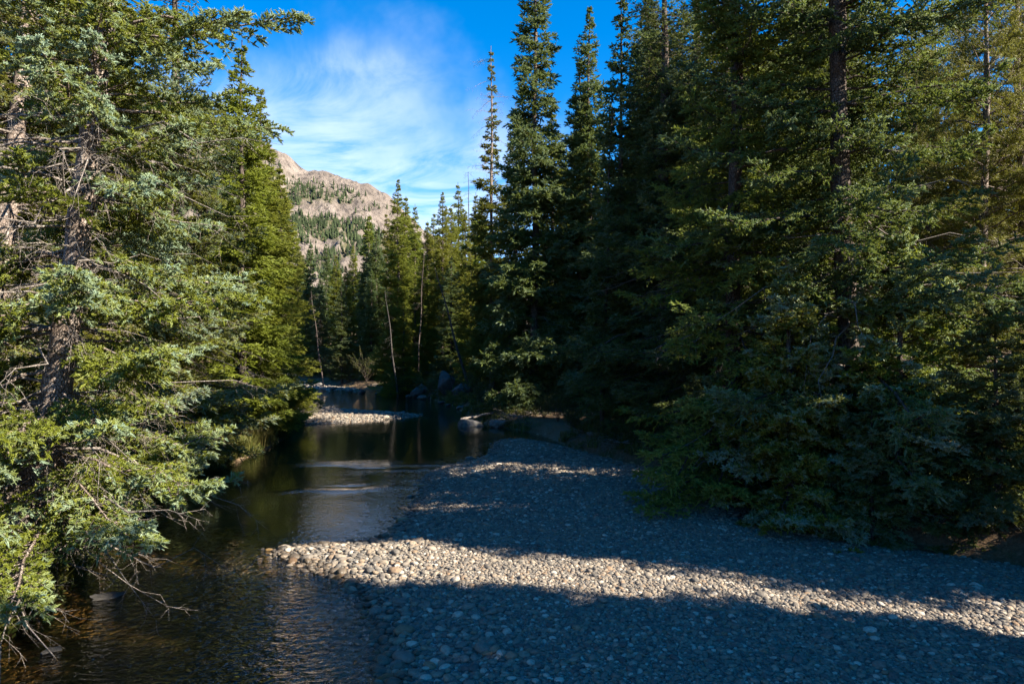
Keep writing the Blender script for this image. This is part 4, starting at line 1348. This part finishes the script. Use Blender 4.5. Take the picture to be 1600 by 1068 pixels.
def grass_mesh(seed, n, h, r):
    rr = np.random.default_rng(seed)
    a = rr.uniform(0, 6.28, n)
    rad = r * np.sqrt(rr.uniform(0, 1, n))
    bx, by = rad * np.cos(a), rad * np.sin(a)
    H = h * rr.uniform(.5, 1.1, n)
    ld = a + rr.normal(0, .8, n)
    bend = rr.uniform(.1, .6, n) * H
    wd = .006 + .006 * rr.uniform(size=n)
    t = np.array([0, .4, .75, 1.0])
    cx_ = bx[:, None] + np.cos(ld)[:, None] * bend[:, None] * t ** 2
    cy_ = by[:, None] + np.sin(ld)[:, None] * bend[:, None] * t ** 2
    cz_ = H[:, None] * (t - .25 * t ** 3)
    px_, py_ = -np.sin(ld), np.cos(ld)
    ww = wd[:, None] * np.array([1, .9, .6, .12])
    Lf = np.stack([cx_ + px_[:, None] * ww, cy_ + py_[:, None] * ww, cz_], -1)
    Rt = np.stack([cx_ - px_[:, None] * ww, cy_ - py_[:, None] * ww, cz_], -1)
    V = np.stack([Lf, Rt], 2).reshape(n, 8, 3)
    q = (np.arange(n)[:, None, None] * 8 + np.array([[0, 1, 3, 2], [2, 3, 5, 4], [4, 5, 7, 6]])[None]).reshape(-1, 4)
    return mesh('grass_tuft', V.reshape(-1, 3), quads=q, mats=[M_GRASS], attrs={'tint': ('FACE', np.repeat(np.clip(rr.normal(.5, .2, n), 0, 1), 3))})


GR = [grass_mesh(1, 420, .85, .42), grass_mesh(2, 300, .6, .4)]
for i, (x, y, k, s, lab) in enumerate((
        (-11.8, 31.6, 0, 1.35, 'big tuft of tall yellow green grass leaning over the pool'),
        (-11.7, 29.9, 0, 1.1, 'grass tuft beside the big tall one on the bank'),
        (-12.0, 33.2, 1, 1.3, 'grass tuft behind the big tall one'),
        (-13.2, 41.5, 0, 1.0, 'dry golden grass clump at the sunlit bank corner'),
        (-13.9, 42.8, 1, 1.1, 'low grass clump by the pale gravel spit'),
        (-11.7, 28.2, 1, 1.2, 'short grass clump at the shaded water edge'),
        (-12.8, 36.6, 1, 1.0, 'grass clump in the shade near the bank corner'))):
    o = link('grass_tuft', GR[k])
    o.location = (x, y, gz(x, y) - .02)
    o.scale = (s,) * 3
    o.rotation_euler = (0, 0, i * 1.1)
    tag(o, lab, 'grass', 'grass tufts on the sunny bank')


def plant_mesh(seed, n, h, leaf):
    rr = np.random.default_rng(seed)
    a = rr.uniform(0, 6.28, n)
    D = norm(np.stack([np.cos(a) * .8, np.sin(a) * .8, rr.uniform(.15, 1.2, n)], 1))
    B = np.stack([rr.normal(0, h * .25, n), rr.normal(0, h * .25, n), rr.uniform(0, h, n)], 1)
    temps = [x.copy() for x in LEAF_T]
    for x in temps:
        x[..., :2] *= leaf
    fv, ft, fc = expand(B, D, leaf * rr.uniform(.7, 1.4, n), np.clip(rr.normal(.45, .25, n), 0, 1), temps, rr)
    return mesh('ground_plant', fv, tris=ft, mats=[M_LEAF], attrs={'tint': ('FACE', fc)})


PL = [plant_mesh(3, 60, .30, .10), plant_mesh(4, 46, .18, .08), grass_mesh(8, 60, .45, .25), grass_mesh(9, 46, .30, .25)]
v_, q_ = bare_twigs(np.random.default_rng(12), lambda zz: np.stack([0 * zz, 0 * zz, zz], -1), 4, (.05, .12), .9, sub=4, down=.08)
PL.append(mesh('ground_stick', v_, quads=q_, mats=[M_DEAD]))
ur = np.random.default_rng(31)
ux = np.concatenate([ur.uniform(-30, 30, 30000), ur.uniform(-18, -7, 26000)])
uy = np.concatenate([ur.uniform(8, 75, 30000), ur.uniform(8, 60, 26000)])
uo = -channel_d(ux, uy)
ud = sdist(ux, uy, GRAVEL)
pr = np.exp(-np.abs(uo - .4) / 1.6) * .8 + .05
pr[:30000] = np.where(ux[:30000] > -9, np.minimum(pr[:30000] * 1.8 + .1, 1), pr[:30000])
pr[30000:] = np.exp(-np.abs(uo[30000:] - .2) / .6)
k = (uo > np.where(ux < 0, -.05, .12)) & (ud < .1) & (ur.uniform(size=ux.shape) < pr) & (np.abs(ux) < .8 * uy + 3) & (fbm(ux * .5, uy * .5, 3, 9) > .40)
ux, uy, uo = ux[k], uy[k], uo[k]
n = len(ux)
pk = np.where(ur.uniform(size=n) < .30, 4, ur.integers(0, 4, n))
pk = np.where((ux < 0) & (uo < 1.2), ur.integers(2, 4, n), pk)
sc_ = ur.uniform(.6, 1.6, n) * np.where(ux > -9, 1.25, 1.0)
instancer('undergrowth', np.stack([ux, uy, ground_h(ux, uy) - .02], 1), np.stack([sc_] * 3, 1), np.stack([0 * ux, 0 * ux, ur.uniform(0, 6.28, n)], 1), pk, PL, None,
          'low plants, grass and dry sticks along the wooded banks')


def branch_pile(x, y, z, n, L, label, seed, down=0.0, name='dead_branch', cat='dead branch', rz=0.):
    rr = np.random.default_rng(seed)
    v, q = bare_twigs(rr, lambda zz: np.stack([0 * zz, 0 * zz, zz], -1), n, (0.0, .5), L, sub=8, scale=1.4, down=down)
    o = link(name, mesh(name, v, quads=q, mats=[M_DEAD]))
    o.location = (x, y, z)
    o.rotation_euler = (0, 0, rz)
    tag(o, label, cat)


branch_pile(-13.6, 44.6, .5, 16, 2.2, 'tangle of bare grey branches over the pale gravel spit', 3, -.2)
branch_pile(-13.0, 47.5, .3, 10, 1.6, 'dry fallen branches lying on the sunlit spit', 4, .1)
branch_pile(3.9, 29.2, .55, 6, 1.3, 'bare whitish branch hanging down the eroded bank', 5, .35)


def log(p0, p1, r, label, m=M_DEAD, seed=0):
    rr = np.random.default_rng(seed)
    p0, p1 = np.array(p0, float), np.array(p1, float)
    t = np.linspace(0, 1, 9)[:, None]
    mid = (p0 + p1) / 2
    P = (p0 + (p1 - p0) * t - mid + rr.normal(0, .03, (9, 3)))[None]
    R = r * (1.05 - .4 * t[:, 0]) * (1 + rr.normal(0, .05, 9))
    R[0] *= .05
    R[-1] *= .05
    P[0, 0], P[0, -1] = P[0, 1] * 1.001 - (p1 - p0) * .002, P[0, -2] + (p1 - p0) * .002
    v, q = tubes(P, R[None], 8)
    o = link('fallen_log', mesh('fallen_log', v, quads=q, mats=[m]))
    o.location = mid
    tag(o, label, 'log')


log((-4.6, 60.0, .4), (-1.2, 57.0, 1.6), .13, 'pale fallen log slanting down the shaded rock wall', seed=1)
log((3.3, 32.6, .62), (6.0, 30.2, .95), .10, 'weathered log lying on top of the eroded earth bank', seed=2)
log((-3.6, 43.3, .25), (-.9, 44.2, .75), .10, 'bleached log resting along the rock ledge', seed=3)
